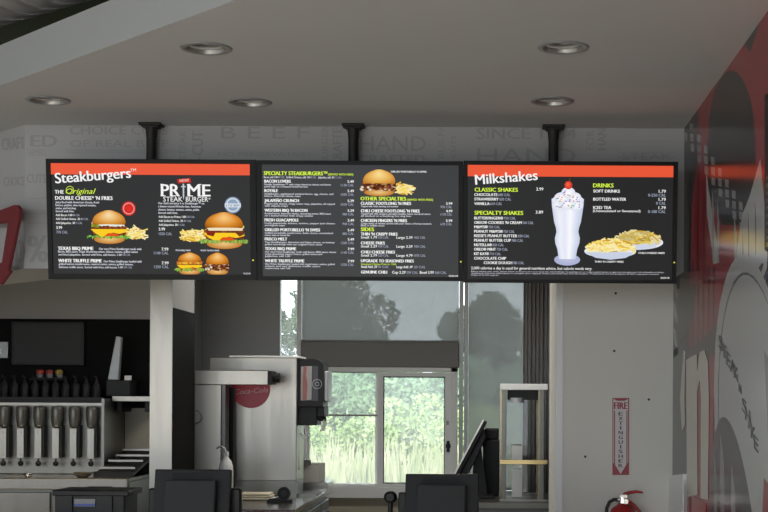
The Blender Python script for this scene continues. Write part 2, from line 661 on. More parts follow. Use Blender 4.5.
# kitchen: back wall, its black lower cladding, the side return, the steel clad wall
KY = 10.6
struct(MB().box(-6, -2.5, KY, KY + 0.1, 0, CEIL).build('wall_kitchen', M['kitchen_wall']))
struct(MB().box(-6, -2.5, KY - 0.012, KY, 0, P(60, 319, KY).z).build('trim_kitchen', M['black_clad']))
struct(MB().box(-2.6, -2.5, KY + 0.1, 12.0, 0, CEIL).build('wall_kitchen_side', M['kitchen_wall']))
sx = P(280, 300, 12.0).x
struct(MB().box(-2.5, sx, 12.0, 12.1, 0, CEIL).build('wall_steel', M['steel_dark']))
# partition with a steel front and dark right flank
pl, prx = P(150.5, 400, 8.5).x, P(172, 400, 8.5).x
part = struct(MB().box(pl, prx, 8.5, 9.12, 0, CEIL).build('wall_partition', M['kitchen_wall']))
MB().box(pl - 0.002, prx + 0.002, 8.49, 8.5, 0, CEIL).build('steel_facing', M['steel'], part)
MB().box(prx, prx + 0.003, 8.502, 9.12, 0, 2.14).build('black_facing', M['black_clad'], part)

# ------------------------------------------------------------------ window wall at the far side
GY = 12.0
X = lambda px, d=GY: P(px, 400, d).x
Z = lambda py, d=GY: P(VX, py, d).z
zs0, zs1 = Z(498), Z(487)
struct(MB().box(sx, RX, GY, GY + 0.1, 0, zs0).build('wall_back', M['beige']))
mb = MB().box(X(300), X(465), GY - 0.1, GY + 0.1, zs0, zs1)
struct(mb.build('trim_sill', M['alu'], bevel=0.006))
struct(MB().box(X(549, 12.0) + 0.02, RX, GY, GY + 0.1, zs0, CEIL).build('wall_back_right', M['kitchen_wall']))
# narrow pane left, mullions
w1 = struct(MB().box(X(297), X(301.5), GY - 0.03, GY + 0.08, zs0, CEIL).build('window_1', M['alu']))
MB().box(sx, X(297), GY + 0.02, GY + 0.03, Z(357), CEIL).build('pane', M['glass'], w1)
MB().box(sx, X(297), GY + 0.0, GY + 0.05, zs0, Z(357)).build('lower_panel', M['alu'], w1)
struct(MB().box(X(459), X(463), GY - 0.03, GY + 0.08, zs0, CEIL).box(X(464), X(468), GY - 0.02, GY + 0.08, zs0, CEIL).build('trim_mullion', M['alu_grey']))
# upper fixed window and the header under it
zh0, zh1 = Z(368), Z(343)
w2 = struct(MB().box(X(301.5), X(459), GY, GY + 0.08, zh1, zh1 + 0.02).build('window_2', M['alu_grey']))
MB().box(X(301.5), X(459), GY + 0.03, GY + 0.04, zh1 + 0.02, CEIL).build('pane', M['glass'], w2)
struct(MB().box(X(301.5), X(459), GY - 0.06, GY + 0.08, zh0, zh1).build('trim_header', M['header'], bevel=0.01))
# tall right window
w3 = struct(MB().box(X(468), X(551), GY, GY + 0.08, zs0, zs0 + 0.06).build('window_3', M['alu_grey']))
MB().box(X(468), X(551), GY + 0.03, GY + 0.04, zs0 + 0.06, CEIL).build('pane', M['glass'], w3)
# sliding drive-through window
w4 = thing('window_4', None, None, (X(379), GY, zs1))
del w4['label'], w4['category']
w4['kind'] = 'structure'
xl, xr = X(296.5), X(457.5)
mb = MB()
mb.box(X(301.5), xr, GY - 0.05, GY + 0.08, Z(372.5), zh0)
mb.box(X(301.5), xr, GY - 0.05, GY + 0.08, zs1, zs1 + 0.02)
mb.box(X(301.5), X(307), GY - 0.05, GY + 0.08, zs1, zh0)
mb.box(X(451), xr, GY - 0.05, GY + 0.08, zs1, zh0)
mb.build('frame', M['alu'], w4, bevel=0.004)
mb = MB()
mb.box(X(307), X(376.5), GY + 0.045, GY + 0.07, zs1 + 0.02, Z(484.5))
mb.box(X(307), X(376.5), GY + 0.045, GY + 0.07, Z(373.5), Z(372.5))
mb.box(X(307), X(309), GY + 0.045, GY + 0.07, zs1 + 0.02, Z(372.5))
mb.box(X(375), X(378), GY + 0.045, GY + 0.07, zs1 + 0.02, Z(372.5))
s1 = mb.build('fixed_sash', M['alu'], w4)
MB().box(X(309), X(376), GY + 0.055, GY + 0.061, Z(485), Z(373)).build('pane', M['glass'], s1)
MB().box(X(307), X(377), GY + 0.03, GY + 0.045, Z(417), Z(415.2)).build('cross_bar', M['steel_dull'], s1)
mb = MB()
mb.box(X(377.5), X(383.5), GY - 0.02, GY + 0.02, zs1 + 0.02, Z(373))
mb.box(X(445), X(451), GY - 0.02, GY + 0.02, zs1 + 0.02, Z(373))
mb.box(X(383.5), X(445), GY - 0.02, GY + 0.02, Z(377), Z(373))
mb.box(X(383.5), X(445), GY - 0.02, GY + 0.02, zs1 + 0.02, Z(484))
s2 = mb.build('sliding_sash', M['alu'], w4, bevel=0.003)
mb = MB()
mb.box(X(383.5), X(445), GY - 0.006, GY + 0.012, Z(378), Z(377))
mb.box(X(383.5), X(445), GY - 0.006, GY + 0.012, Z(484), Z(483))
mb.box(X(383.5), X(384.3), GY - 0.006, GY + 0.012, Z(484), Z(377))
mb.box(X(444.2), X(445), GY - 0.006, GY + 0.012, Z(484), Z(377))
mb.build('gasket', M['gasket'], s2)
MB().box(X(384.3), X(444.2), GY, GY + 0.006, Z(483), Z(378)).build('pane', M['glass'], s2)
mb = MB().box(X(447), X(450), GY - 0.045, GY - 0.02, Z(452), Z(441)).box(X(446), X(451), GY - 0.035, GY - 0.02, Z(448), Z(444))
mb.build('latch', M['black'], s2, bevel=0.003)
MB().box(X(446.5), X(449), GY - 0.03, GY - 0.02, Z(425), Z(421)).build('catch', M['steel_dull'], s2)

# shades and curtain
sh = thing('roller_shade', 'wide grey roller shade pulled down behind the header above the sliding window', 'shade', (X(380), GY - 0.03, CEIL), 'roller shades on the window wall')
MB().box(X(302), X(458.5), GY - 0.022, GY - 0.020, zh1 + 0.012, CEIL - 0.06).build('cloth', M['shade'], sh)
MB().box(X(302), X(458.5), GY - 0.03, GY - 0.012, zh1 + 0.001, zh1 + 0.016).build('bottom_bar', M['header'], sh)
MB().cyl((X(302), GY - 0.021, CEIL - 0.04), (X(458.5), GY - 0.021, CEIL - 0.04), 0.03).build('roller', M['header'], sh)
sh = thing('roller_shade', 'tall narrow grey roller shade covering the pane right of the sliding window', 'shade', (X(495), GY - 0.03, CEIL), 'roller shades on the window wall')
MB().box(X(468.3), X(530), GY - 0.022, GY - 0.020, zs0 + 0.09, CEIL - 0.06).build('cloth', M['shade'], sh)
MB().box(X(468.3), X(530), GY - 0.03, GY - 0.012, zs0 + 0.07, zs0 + 0.09).build('bottom_bar', M['header'], sh)
MB().cyl((X(468.3), GY - 0.021, CEIL - 0.04), (X(530), GY - 0.021, CEIL - 0.04), 0.03).build('roller', M['header'], sh)
pts, n = [], 96
c0, c1 = X(523), X(556)
for i in range(n + 1):
    t = i / n
    pts.append((c0 + (c1 - c0) * t, GY - 0.11 + 0.022 * math.sin(t * 2 * math.pi * 8.5) + 0.008 * math.sin(t * 31)))
mb = MB()
mb.add([(x, y, zs0 + 0.02) for x, y in pts] + [(x, y, CEIL) for x, y in pts], [(i, i + 1, n + 2 + i, n + 1 + i) for i in range(n)], True)
o = mb.build('curtain', M['curtain'])
so = o.modifiers.new('solid', 'SOLIDIFY')
so.thickness = 0.004
tag(o, 'dark grey pleated curtain gathered at the right end of the windows', 'curtain')

# ================================================================== CEILING THINGS
# spiral duct above the soffit edge
h = 1.62
u = Vector((0.352, -0.287, 0)).normalized()
base = Vector((-1.3397 * h, 3.804 * h, EYE + h))
nrm = Vector((-u.y, u.x, 0))
if nrm.y < 0:
    nrm = -nrm
R = 0.36
ax = base + nrm * 0.13 + Vector((0, 0, 0.475))
mb = MB()
rings, seg = 44, 40
L0, L1 = -3.2, 3.0
vs = []
prof = []
for i in range(rings + 1):
    t = L0 + (L1 - L0) * i / rings
    for dt, r in ((0, R), (0.05, R), (0.056, R + 0.010), (0.068, R + 0.010), (0.074, R)):
        prof.append((t + dt, r))
w = Vector((0, 0, 1))
for t, r in prof:
    for k in range(seg):
        a = 2 * math.pi * k / seg
        vs.append(ax + u * (t + (L1 - L0) / rings * k / seg) + (nrm * math.cos(a) + w * math.sin(a)) * r)
fs = []
for i in range(len(prof) - 1):
    for k in range(seg - 1):
        fs.append((i * seg + k, i * seg + k + 1, (i + 1) * seg + k + 1, (i + 1) * seg + k))
    if i + 5 < len(prof) - 1:
        fs.append((i * seg + seg - 1, (i + 5) * seg, (i + 6) * seg, (i + 1) * seg + seg - 1))
mb.add(vs, fs, True)
dt_ = thing('spiral_duct', 'round grey spiral ventilation duct above the soffit edge', 'duct', tuple(ax))
mb.build('duct_pipe', M['duct'], dt_)
for t in (-0.9, 0.85):
    mb = MB()
    p = ax + u * t
    mb.cyl(p + Vector((0, 0, R)), Vector((p.x, p.y, 4.2)), 0.006)
    mb.cyl(p - u * 0.015, p + u * 0.015, R + 0.012, seg=40, caps=False)
    mb.build('hanger', M['duct'], dt_)

# downlights
names = ['round recessed downlight nearer the front edge, left of the two front ones',
         'round recessed downlight nearer the front edge, right of the two front ones',
         'round recessed downlight in the back row, above the gap between left and middle menu screens',
         'round recessed downlight in the back row, above the milkshake menu',
         'round recessed downlight in the back row, at the far left above the burger menu']
dl = None
for i, q in enumerate(spots):
    if dl is None:
        dl = thing('downlight', names[0], 'ceiling light', (q.x, q.y, CEIL), 'recessed downlights in the soffit')
        c = (q.x, q.y, CEIL)
        MB().lathe(c, [(0.076, 0.0), (0.078, -0.006), (0.098, -0.005), (0.101, -0.0005), (0.099, 0.0)], 40).build('trim_ring', M['alu_grey'], dl)
        MB().lathe(c, [(0.0765, -0.004), (0.070, 0.03), (0.060, 0.075), (0.054, 0.11)], 32).build('reflector', M['satin'], dl)
        lamp = MB().lathe(c, [(0.0, 0.052), (0.03, 0.05), (0.046, 0.056), (0.05, 0.066), (0.042, 0.10), (0.052, 0.112)], 28).build('bulb', M['white'], dl)
        mb = MB()
        mb.lathe(c, [(0.061, 0.012), (0.066, 0.008), (0.066, 0.022), (0.061, 0.024), (0.061, 0.012)], 32)
        mb.build('gimbal_ring', M['alu'], dl)
        continue
    c = copy_tree(dl, None, tuple(Vector((q.x, q.y, CEIL)) - Vector(dl.location)))
    c['label'] = names[i]

# ================================================================== MENU SCREENS
SB = 207.4                                              # picture units per metre on the screens
DB = 6.75
TILT = math.radians(5)
WHT, GRY, GRN = rgb(245, 245, 245), rgb(155, 161, 178), rgb(215, 245, 75)
PALE = rgb(215, 217, 226)


class Board:
    def __init__(self, px0, px1, py0, py1, label, grey=False):
        self.cx, self.cy = (px0 + px1) / 2, (py0 + py1) / 2
        c = P(self.cx, self.cy, DB)
        self.root = thing('menu_screen', label, 'screen', tuple(c), 'menu screens over the counter')
        self.c = c
        self.rot = Matrix.Rotation(TILT, 3, 'X')
        self.w, self.h = (px1 - px0) / SB, (py1 - py0) / SB
        self.grey = grey

    def at(self, px, py, k=0, y=None):
        v = Vector(((px - self.cx) / SB, -0.0012 - 0.00003 * k if y is None else y, -(py - self.cy) / SB))
        return self.rot @ v + self.c

    def lb(self, mb, x0, x1, y0, y1, z0, z1):
        vs = [self.rot @ Vector((x, y, z)) + self.c for x in (x0, x1) for y in (y0, y1) for z in (z0, z1)]
        mb.add(vs, [(0, 1, 3, 2), (4, 6, 7, 5), (0, 4, 5, 1), (2, 3, 7, 6), (0, 2, 6, 4), (1, 5, 7, 3)])

    def frame(self, dx0, dx1, dy0, dy1, led):
        hw, hh = self.w / 2, self.h / 2
        ix0, ix1 = (dx0 - self.cx) / SB, (dx1 - self.cx) / SB
        iz0, iz1 = -(dy1 - self.cy) / SB, -(dy0 - self.cy) / SB
        mb = MB()
        self.lb(mb, -hw, ix0, -0.008, 0.05, -hh, hh)
        self.lb(mb, ix1, hw, -0.008, 0.05, -hh, hh)
        self.lb(mb, ix0, ix1, -0.008, 0.05, iz1, hh)
        self.lb(mb, ix0, ix1, -0.008, 0.05, -hh, iz0)
        mb.build('bezel', M['bezel'], self.root)
        mb = MB()
        self.lb(mb, -hw + 0.01, hw - 0.01, 0.05, 0.075, -hh + 0.01, hh - 0.01)
        self.lb(mb, -0.18, 0.18, 0.075, 0.098, -0.2, 0.2)
        mb.build('back_cover', M['black_matt'], self.root)
        mb = MB()
        self.lb(mb, ix0, ix1, 0.0, 0.05, iz0, iz1)
        mb.build('display', M['screen_glare' if self.grey else 'screen'], self.root)
        p = [self.at(led[0] + a, led[1] + b, 0, -0.0095) for a, b in ((-.7, -.7), (.7, -.7), (.7, .7), (-.7, .7))]
        MB().slab(p, self.rot @ Vector((0, 1, 0)), 0.003).build('status_light', M['led'], self.root)

    def new(self):
        return Print(lambda x, y, k: self.at(x, y, k))


rnd = random.Random(5)


def lerp(a, b, t):
    return tuple(a[i] + (b[i] - a[i]) * t for i in range(3))


def fries(p, x0, x1, y0, y1, n, bias=None, dark=1.0):
    if dark > .7:
        p.grid_ellipse((x0 + x1) / 2, (bias((x0 + x1) / 2) if bias else y0) * .4 + y1 * .6, (x1 - x0) * .47, (y1 - y0) * .5, rgb(240, 200, 80), rgb(205, 150, 50))
    for _ in range(n):
        t = rnd.random()
        cx = x0 + (x1 - x0) * t
        cy = y0 + (y1 - y0) * rnd.random() ** 0.8
        if bias:
            cy = max(cy, bias(cx))
        l, w_, a = rnd.uniform(4, 8), rnd.uniform(1.0, 1.5), math.radians(rnd.choice([rnd.uniform(-40, 20), rnd.uniform(10, 60), rnd.uniform(-15, 15)]))
        c = lerp(rgb(250, 220, 75), rgb(255, 248, 200), rnd.random())
        if rnd.random() < .1:
            c = rgb(225, 175, 60)
        c = tuple(q * dark for q in c)
        ux, uy = math.cos(a) * l / 2, math.sin(a) * l / 2
        vx, vy = -math.sin(a) * w_ / 2, math.cos(a) * w_ / 2
        p.poly([(cx - ux - vx, cy - uy - vy), (cx + ux - vx, cy + uy - vy), (cx + ux + vx, cy + uy + vy), (cx - ux + vx, cy - uy + vy)],
               [c, c, lerp(c, (.5, .3, .05), .22), lerp(c, (.5, .3, .05), .22)])


def bun_top(p, x0, x1, yt, yb, c_hi, c_mid, c_lo):
    """Dome of a bun lit from the upper middle: rows of colour from top to bottom."""
    n, m = 24, 8
    cx, hw = (x0 + x1) / 2, (x1 - x0) / 2
    p.k += 1
    o = len(p.v)
    for j in range(m + 1):
        t = j / m
        y = yt + (yb - yt) * t
        wd = hw * min(1.0, (1 - (1 - t) ** 2.6) ** 0.5) if t > 0 else hw * 0.25
        if t > 0.85:
            wd *= 1 - (t - .85) * .35
        for i in range(n + 1):
            s = -1 + 2 * i / n
            p.v.append(p.fn(cx + wd * s, y + (1 - abs(s)) * 0 + (abs(s) ** 3) * 0.4, p.k))
            r = math.hypot(s * 0.9, (t - 0.35) * 1.3)
            c = lerp(c_hi, c_mid, min(1, r * 1.5)) if r < .66 else lerp(c_mid, c_lo, min(1, (r - .66) * 2))
            p.c.append(c)
    for j in range(m):
        for i in range(n):
            a = o + j * (n + 1) + i
            p.f.append([a, a + 1, a + n + 2, a + n + 1])


def ragged(p, x0, x1, y0, y1, col1, col2, amp=1.0, n=16):
    up = [(x0 + (x1 - x0) * i / n, y0 + rnd.uniform(-amp, amp) * .5) for i in range(n + 1)]
    dn = [(x0 + (x1 - x0) * i / n, y1 + rnd.uniform(-amp, amp)) for i in range(n + 1)]
    for i in range(n):
        c = lerp(col1, col2, rnd.random())
        p.poly([up[i], up[i + 1], dn[i + 1], dn[i]], c)


BUN = (rgb(250, 225, 170), rgb(225, 160, 70), rgb(165, 95, 25))
BUN2 = (rgb(250, 205, 130), rgb(220, 140, 45), rgb(150, 80, 15))


def burger(p, x0, x1, y0, y1, style, bun):
    H = y1 - y0
    W = x1 - x0
    Y = lambda t: y0 + H * t
    # bottom bun
    p.grid_ellipse((x0 + x1) / 2, Y(.86), W * .46, H * .14, rgb(240, 200, 130), rgb(190, 120, 40))
    if style == 'onion':      # melted sandwich with dark grilled filling
        p.poly([(x0 - W * .03, Y(.50)), (x1 + W * .02, Y(.50)), (x1 + W * .01, Y(.74)), (x0, Y(.78))], rgb(95, 48, 28))
        for _ in range(70):
            c = rnd.choice([rgb(70, 30, 20), rgb(120, 60, 35), rgb(165, 95, 55), rgb(225, 205, 170), rgb(190, 140, 85), rgb(90, 40, 45)])
            fx = rnd.uniform(-.06, 1.0)
            p.grid_ellipse(x0 + W * fx, Y(rnd.uniform(.52, .80)), W * rnd.uniform(.03, .07), H * rnd.uniform(.018, .04), c, lerp(c, (0, 0, 0), .25), 8)
        for _ in range(5):
            p.grid_ellipse(x0 + W * rnd.uniform(-.05, .3), Y(rnd.uniform(.62, .8)), W * .05, H * .05, rgb(240, 232, 215), rgb(200, 185, 160), 8)
    else:
        ragged(p, x0 - W * .17, x1 + W * .12, Y(.75), Y(.82), rgb(60, 135, 35), rgb(150, 205, 90), H * .05, 40)
        ragged(p, x0 - W * .03, x1 + W * .02, Y(.46), Y(.60), rgb(105, 50, 30), rgb(150, 85, 50), H * .02)
        ragged(p, x0 + W * .02, x1 + W * .0, Y(.60), Y(.72), rgb(125, 50, 25), rgb(170, 90, 45), H * .02)
        p.poly([(x0 - W * .05, Y(.56)), (x1 + W * .02, Y(.56)), (x1 + W * .03, Y(.64)), (x0 + W * .80, Y(.70)), (x0 + W * .62, Y(.66)), (x0 + W * .28, Y(.80)), (x0 + W * .08, Y(.68))], rgb(250, 205, 40))
        p.poly([(x0 + W * .36, Y(.77)), (x0 + W * .46, Y(.68)), (x0 + W * .68, Y(.68)), (x0 + W * .82, Y(.77))], rgb(225, 85, 30))
        if style == 'prime':
            ragged(p, x0 + W * .02, x1 + W * .02, Y(.36), Y(.43), rgb(150, 175, 60), rgb(225, 225, 120), H * .02)
            p.poly([(x0 + W * .05, Y(.42)), (x1, Y(.42)), (x1 - W * .03, Y(.50)), (x0 + W * .1, Y(.50))], rgb(240, 225, 190))
            p.poly([(x0 + W * .02, Y(.52)), (x0 + W * .3, Y(.50)), (x0 + W * .22, Y(.66)), (x0 + W * .06, Y(.62))], rgb(130, 45, 30))
            p.poly([(x1 - W * .25, Y(.52)), (x1 + W * .02, Y(.50)), (x1 + W * .02, Y(.60)), (x1 - W * .1, Y(.66))], rgb(110, 60, 35))
            ragged(p, x0 - W * .12, x0 + W * .35, Y(.76), Y(.84), rgb(85, 130, 40), rgb(170, 195, 95), H * .03, 26)
            ragged(p, x1 - W * .25, x1 + W * .12, Y(.76), Y(.84), rgb(85, 130, 40), rgb(170, 195, 95), H * .03, 22)
        elif style == 'double':
            p.grid_ellipse((x0 + x1) / 2, Y(.36), W * .5, H * .07, rgb(250, 245, 230), rgb(235, 220, 185))
            ragged(p, x0 - W * .02, x1 - W * .04, Y(.36), Y(.47), rgb(215, 225, 215), rgb(245, 248, 240), H * .02)
            ragged(p, x0 - W * .02, x0 + W * .2, Y(.38), Y(.50), rgb(110, 130, 30), rgb(160, 170, 60), H * .02, 5)
        elif style == 'small':
            ragged(p, x0 - W * .05, x1 + W * .04, Y(.40), Y(.52), rgb(240, 200, 60), rgb(200, 110, 50), H * .03, 14)
            ragged(p, x0 - W * .1, x1 + W * .08, Y(.70), Y(.78), rgb(180, 30, 40), rgb(150, 195, 70), H * .03, 12)
    bun_top(p, x0, x1, y0, Y(.42 if style != 'onion' else .52), *bun)


def ring(p, cx, cy, r0, r1, col, n=32):
    p.k += 1
    o = len(p.v)
    for i in range(n):
        t = 2 * math.pi * i / n
        for r in (r0, r1):
            p.v.append(p.fn(cx + r * math.cos(t), cy - r * math.sin(t), p.k))
            p.c.append(col)
    for i in range(n):
        j = (i + 1) % n
        p.f.append([o + 2 * i, o + 2 * i + 1, o + 2 * j + 1, o + 2 * j])


def rect(p, x0, x1, y0, y1, col):
    p.poly([(x0, y1), (x1, y1), (x1, y0), (x0, y0)], col)


# ---- left screen
b = Board(47.5, 256.5, 160, 279.5, 'left black menu screen with an orange heading reading Steakburgers and pictures of burgers')
b.frame(52, 250.5, 164.3, 274, (253, 259.5))
p = b.new()
rect(p, 52, 250.5, 164.3, 175.3, (0, 0, 0))
o = p.build('heading_band', M['orange'], b.root)
p = b.new()
p.k = 3
T = p.text
T('Steakburgers', 56.5, 132, 184.2, 10.2, WHT, rot=4.6, bold=.022, res=4)
T('TM', 131.5, 137, 172.2, 2.8, WHT, rot=4.6)
T('THE', 55.5, 64.3, 194.4, 3.7, WHT, bold=.03)
T('Original', 66.5, 96.5, 194.4, 5.4, GRN, shear=.35, bold=.004)
ring(p, 70.6, 190.8, 3.5, 4.0, GRN)
T("DOUBLE CHEESE* 'N FRIES", 55.8, 113, 200.4, 3.7, WHT, bold=.035)
for s, x1, y in (('Juicy Beef with American cheese, fresh', 99.5, 203.8), ('lettuce, pickles, vine-ripened tomato,', 96.5, 206.7), ('onion, and ketchup.', 76.7, 209.7), ('Served with fries.', 74.6, 212.7)):
    T(s, 56, x1, y, 2.1, PALE, bold=.026)
for s, x1, t, x2, y in (('Add Bacon 1.00', 72.5, '80 CAL', 80, 216.6), ('Add Grilled Onions .30', 80, '80 CAL', 88.5, 220.4), ('Add Jalapeños .30', 75, '5 CAL', 82.5, 224.4)):
    T(s, 56, x1, y, 2.2, WHT, bold=.015)
    T(t, x1 + .8, x2, y, 2.1, GRY, bold=.02)
T('3.99', 56.2, 62, 229.4, 2.9, WHT, bold=.02)
T('770 CAL', 56.2, 67.5, 233.9, 2.8, GRY, bold=.02)
T('TEXAS BBQ PRIME', 57.4, 92.8, 250.3, 3.4, WHT, bold=.05)
T('Our very Prime Steakburger made with', 98.5, 141, 250.0, 2.2, PALE, bold=.026)
T('Bacon, BBQ sauce, crispy shoestring onions, lettuce, tomato, grilled onions', 57.6, 137.5, 252.8, 2.1, PALE, bold=.026)
T('and fried jalapeños. Served with fries, add bacon, 1.00', 57.8, 121, 255.8, 2.1, PALE, bold=.026)
T('100 CAL', 122, 130, 255.8, 2.1, GRY, bold=.02)
T('WHITE TRUFFLE PRIME', 57.6, 101, 262.5, 3.4, WHT, bold=.05)
T('Our Prime Steakburger loaded with', 103, 141, 262.4, 2.2, PALE, bold=.026)
T('grilled button mushrooms, roasted onion, savory grilled onions,', 57.8, 132.5, 265.2, 2.1, PALE, bold=.026)
T('delicious truffle sauce. Served with fries, add bacon, 1.00', 57.8, 122, 268.3, 2.1, PALE, bold=.026)
T('100 CAL', 123, 131.5, 268.3, 2.1, GRY, bold=.02)
for y, c in ((250.4, '1140 CAL'), (264.2, '1350 CAL')):
    T('7.99', 161.2, 168, y, 3.0, WHT, bold=.02)
    T(c, 153.6, 168, y + 3.8, 2.9, GRY, bold=.02)
# heading of the second column
T('PR', 161.8, 180, 196.3, 12, WHT, bold=.025, res=3)
T('ME', 188.3, 210.6, 196.3, 12, WHT, bold=.025, res=3)
for x in (161, 171.5, 188.2, 198.6, 203.4):             # serifs
    rect(p, x, x + 5, 195.5, 196.4, WHT)
for x in (161, 171.5, 187.6, 198.8):
    rect(p, x, x + 3.2, 184.2, 185.0, WHT)
p.poly([(183.2, 184), (184.8, 184), (184.7, 196), (184, 200.2), (183.3, 196)], rgb(195, 205, 215))
rect(p, 181.6, 186.4, 186.3, 187.3, rgb(200, 205, 215))
p.poly([(177.8, 179.6), (190.8, 178.2), (191.8, 182.6), (178.6, 183.6)], rgb(205, 45, 40))
T('NEW!', 180.5, 189.5, 182.4, 2.8, rgb(240, 200, 190), rot=4, bold=.02)
T('STEAK', 163.6, 183, 201.6, 4.9, WHT, bold=.005)
T('BURGER', 186.3, 208.5, 201.6, 4.9, WHT, bold=.005)
T('®', 208.8, 210.8, 199.5, 1.8, WHT)
for s, x1, y in (('Our thick and juicy 6 oz Steakburger™ on', 204.6, 204.3), ('a butter-toasted Brioche bun, American', 201, 207.4), ('cheese, lettuce, tomato, onion, pickle', 199.4, 210.6), ('Served with fries.', 178, 213.8)):
    T(s, 158.6, x1, y, 2.1, PALE, bold=.026)
for s, x1, t, x2, y in (('Add Bacon to Prime 1.00', 186, '150 CAL', 195, 217.8), ('Add Grilled Onions .30', 183, '80 CAL', 191.5, 221.8), ('Add Jalapeños .30', 177.5, '5 CAL', 185, 225.7)):
    T(s, 158.8, x1, y, 2.2, WHT, bold=.015)
    T(t, x1 + .8, x2, y, 2.1, GRY, bold=.02)
T('5.99', 158.8, 165, 230.4, 2.9, WHT, bold=.02)
T('1020 CAL', 158.8, 172, 235, 2.8, GRY, bold=.02)
T('TEXAS BBQ PRIME', 175, 190.3, 250.8, 1.6, PALE, bold=.03)
T('WHITE TRUFFLE PRIME', 200.3, 219, 250.8, 1.6, PALE, bold=.03)
T('©2018', 243, 250, 276 - 2.4, 1.6, PALE, bold=.02)
p.build('menu_text', M['screen_pic'], b.root)
p = b.new()
p.k = 3
fries(p, 124, 146, 227, 238, 46, lambda x: 223 + (x - 122) * .32)
burger(p, 92.4, 126, 210.6, 244, 'double', BUN)
p.build('burger_picture', M['screen_pic'], b.root)
p = b.new()
p.k = 3
fries(p, 182, 206, 229, 241, 60, lambda x: 226 + abs(x - 196) * .45)
burger(p, 205, 243.5, 212, 248.5, 'prime', BUN2)
p.build('burger_picture', M['screen_pic'], b.root)
for x0, x1, st in ((177.5, 201, 'small'), (205.5, 228.5, 'onion')):
    p = b.new()
    p.k = 3
    p.grid_ellipse(x0 + 11.8, 274.2, 12.3, 2.6, rgb(125, 125, 120), rgb(45, 45, 45))
    burger(p, x0, x1, 252.2, 274.3, st, BUN2)
    p.build('burger_picture', M['screen_pic'], b.root)
p = b.new()
p.k = 3
p.grid_ellipse(129, 208.8, 7, 7.2, rgb(200, 40, 35), rgb(205, 45, 40))
ring(p, 129, 208.8, 4.7, 5.9, rgb(235, 150, 140))
p.poly([(129 + (4.2 if i % 2 else 2.6) * math.cos(math.pi * i / 5), 208.8 + (4.2 if i % 2 else 2.6) * math.sin(math.pi * i / 5)) for i in range(10)], rgb(225, 50, 40))
p.build('round_badge', M['screen_pic'], b.root)
p = b.new()
p.k = 3
p.grid_ellipse(233, 204.8, 8.2, 8.2, rgb(150, 170, 195), rgb(135, 155, 180))
ring(p, 233, 204.8, 5.7, 6.9, rgb(215, 225, 235))
rect(p, 225, 241, 203.2, 207, rgb(220, 228, 236))
p.text('6 OZ BEEF', 226, 240, 206.2, 2.2, rgb(90, 110, 140), bold=.02)
p.build('round_badge', M['screen_pic'], b.root)
B1 = b

# ---- middle screen
b = Board(257, 463, 161.5, 280.5, 'middle menu screen, greyed by painted glare, listing specialties and sides in small print', True)
b.frame(262, 458.5, 165.5, 276.5, (461, 261))
p = b.new()
p.k = 3
T = p.text
T('SPECIALTY STEAKBURGERS™', 264.3, 327.5, 176, 3.8, GRN, bold=.04)
T('(SERVED WITH FRIES)', 328.3, 353.5, 176, 2, GRN, bold=.02)
for x0, x1, s, t, x2 in ((264.3, 278, 'Bacon, add 1.00', '80 CAL', 285), (286.5, 310, 'Grilled Onions, add .30', '80 CAL', 316.5), (318.5, 334, 'Jalapeños, add .30', '5 CAL', 342)):
    T(s, x0, x1, 179, 2, PALE, bold=.026)
    T(t, x1 + .6, x2, 179, 2, GRY, bold=.02)
items = [('BACON LOVERS', 291, 181.9, '5.49', '1130 CAL', [('Double Steakburger™ with crispy American cheese and bacon', 331), ('piled high on a toasted buttered bun', 308)]),
         ('ROYALE', 278, 191.2, '5.49', '1030 CAL', [('Steakburger, applewood smoked bacon, egg, cheese, and', 333.5), ('lettuce, American cheese, mayo', 301)]),
         ('JALAPEÑO CRUNCH', 299, 201, '5.29', '1010 CAL', [('Pepper jack cheese, crispy onion rings, jalapeños, all topped', 335), ('with chipotle mayo', 288)]),
         ("WESTERN BBQ 'N BACON", 307.5, 210.7, '5.29', '980 CAL', [('Smoked bacon, American cheese, shoestring onions, BBQ sauce', 331), ('on a buttered bun with crispy onions', 313)]),
         ('FRESH GUACAMOLE', 298.5, 220.3, '5.49', '940 CAL', [('Fresh guacamole, lettuce, tomato, pepper jack cheese', 335), ('and chipotle mayo', 285)]),
         ("GRILLED PORTOBELLO 'N SWISS", 320, 230, '5.49', '880 CAL', [('Grilled portobello mushrooms, Swiss cheese, caramelized', 333), ('onions, mayo on toasted bun', 290)]),
         ('FRISCO MELT', 287, 239.2, '5.49', '1200 CAL', [('Two Steakburgers, American and Swiss cheese, on buttery', 334.5), ('grilled sourdough with our original Frisco sauce', 322)]),
         ('TEXAS BBQ PRIME', 296, 248.8, '7.99', '1140 CAL', [('Our very Prime Steakburger made with bacon, BBQ sauce, cheese', 336), ('crispy shoestring onions, lettuce, grilled onions and', 322), ('jalapeños, add 1.00', 290)]),
         ('WHITE TRUFFLE PRIME', 304, 260.9, '7.99', '1350 CAL', [('Our Prime Steakburger loaded with mushrooms, onions, grilled', 334.5), ('onions and our delicious truffle sauce', 320), ('mushrooms, add 1.00', 290)])]
for s, x1, y, pr_, cal, lines in items:
    T(s, 264.8, x1, y + 1.6, 3.0, WHT, bold=.045)
    T(pr_, 347.8, 354, y + 1.3, 2.5, WHT, bold=.03)
    T(cal, 354 - (13 if len(cal) > 7 else 11.5), 354, y + 4.9, 2.5, GRY, bold=.02)
    for i, (t, x2) in enumerate(lines):
        T(t, 264.8, x2, y + 4.1 + 2.15 * i, 1.7, PALE, bold=.028)
T("GRILLED PORTOBELLO 'N SWISS", 391, 426.5, 172.8, 1.7, WHT, bold=.03)
T('OTHER SPECIALTIES', 360.8, 406, 200.5, 3.6, GRN, bold=.05)
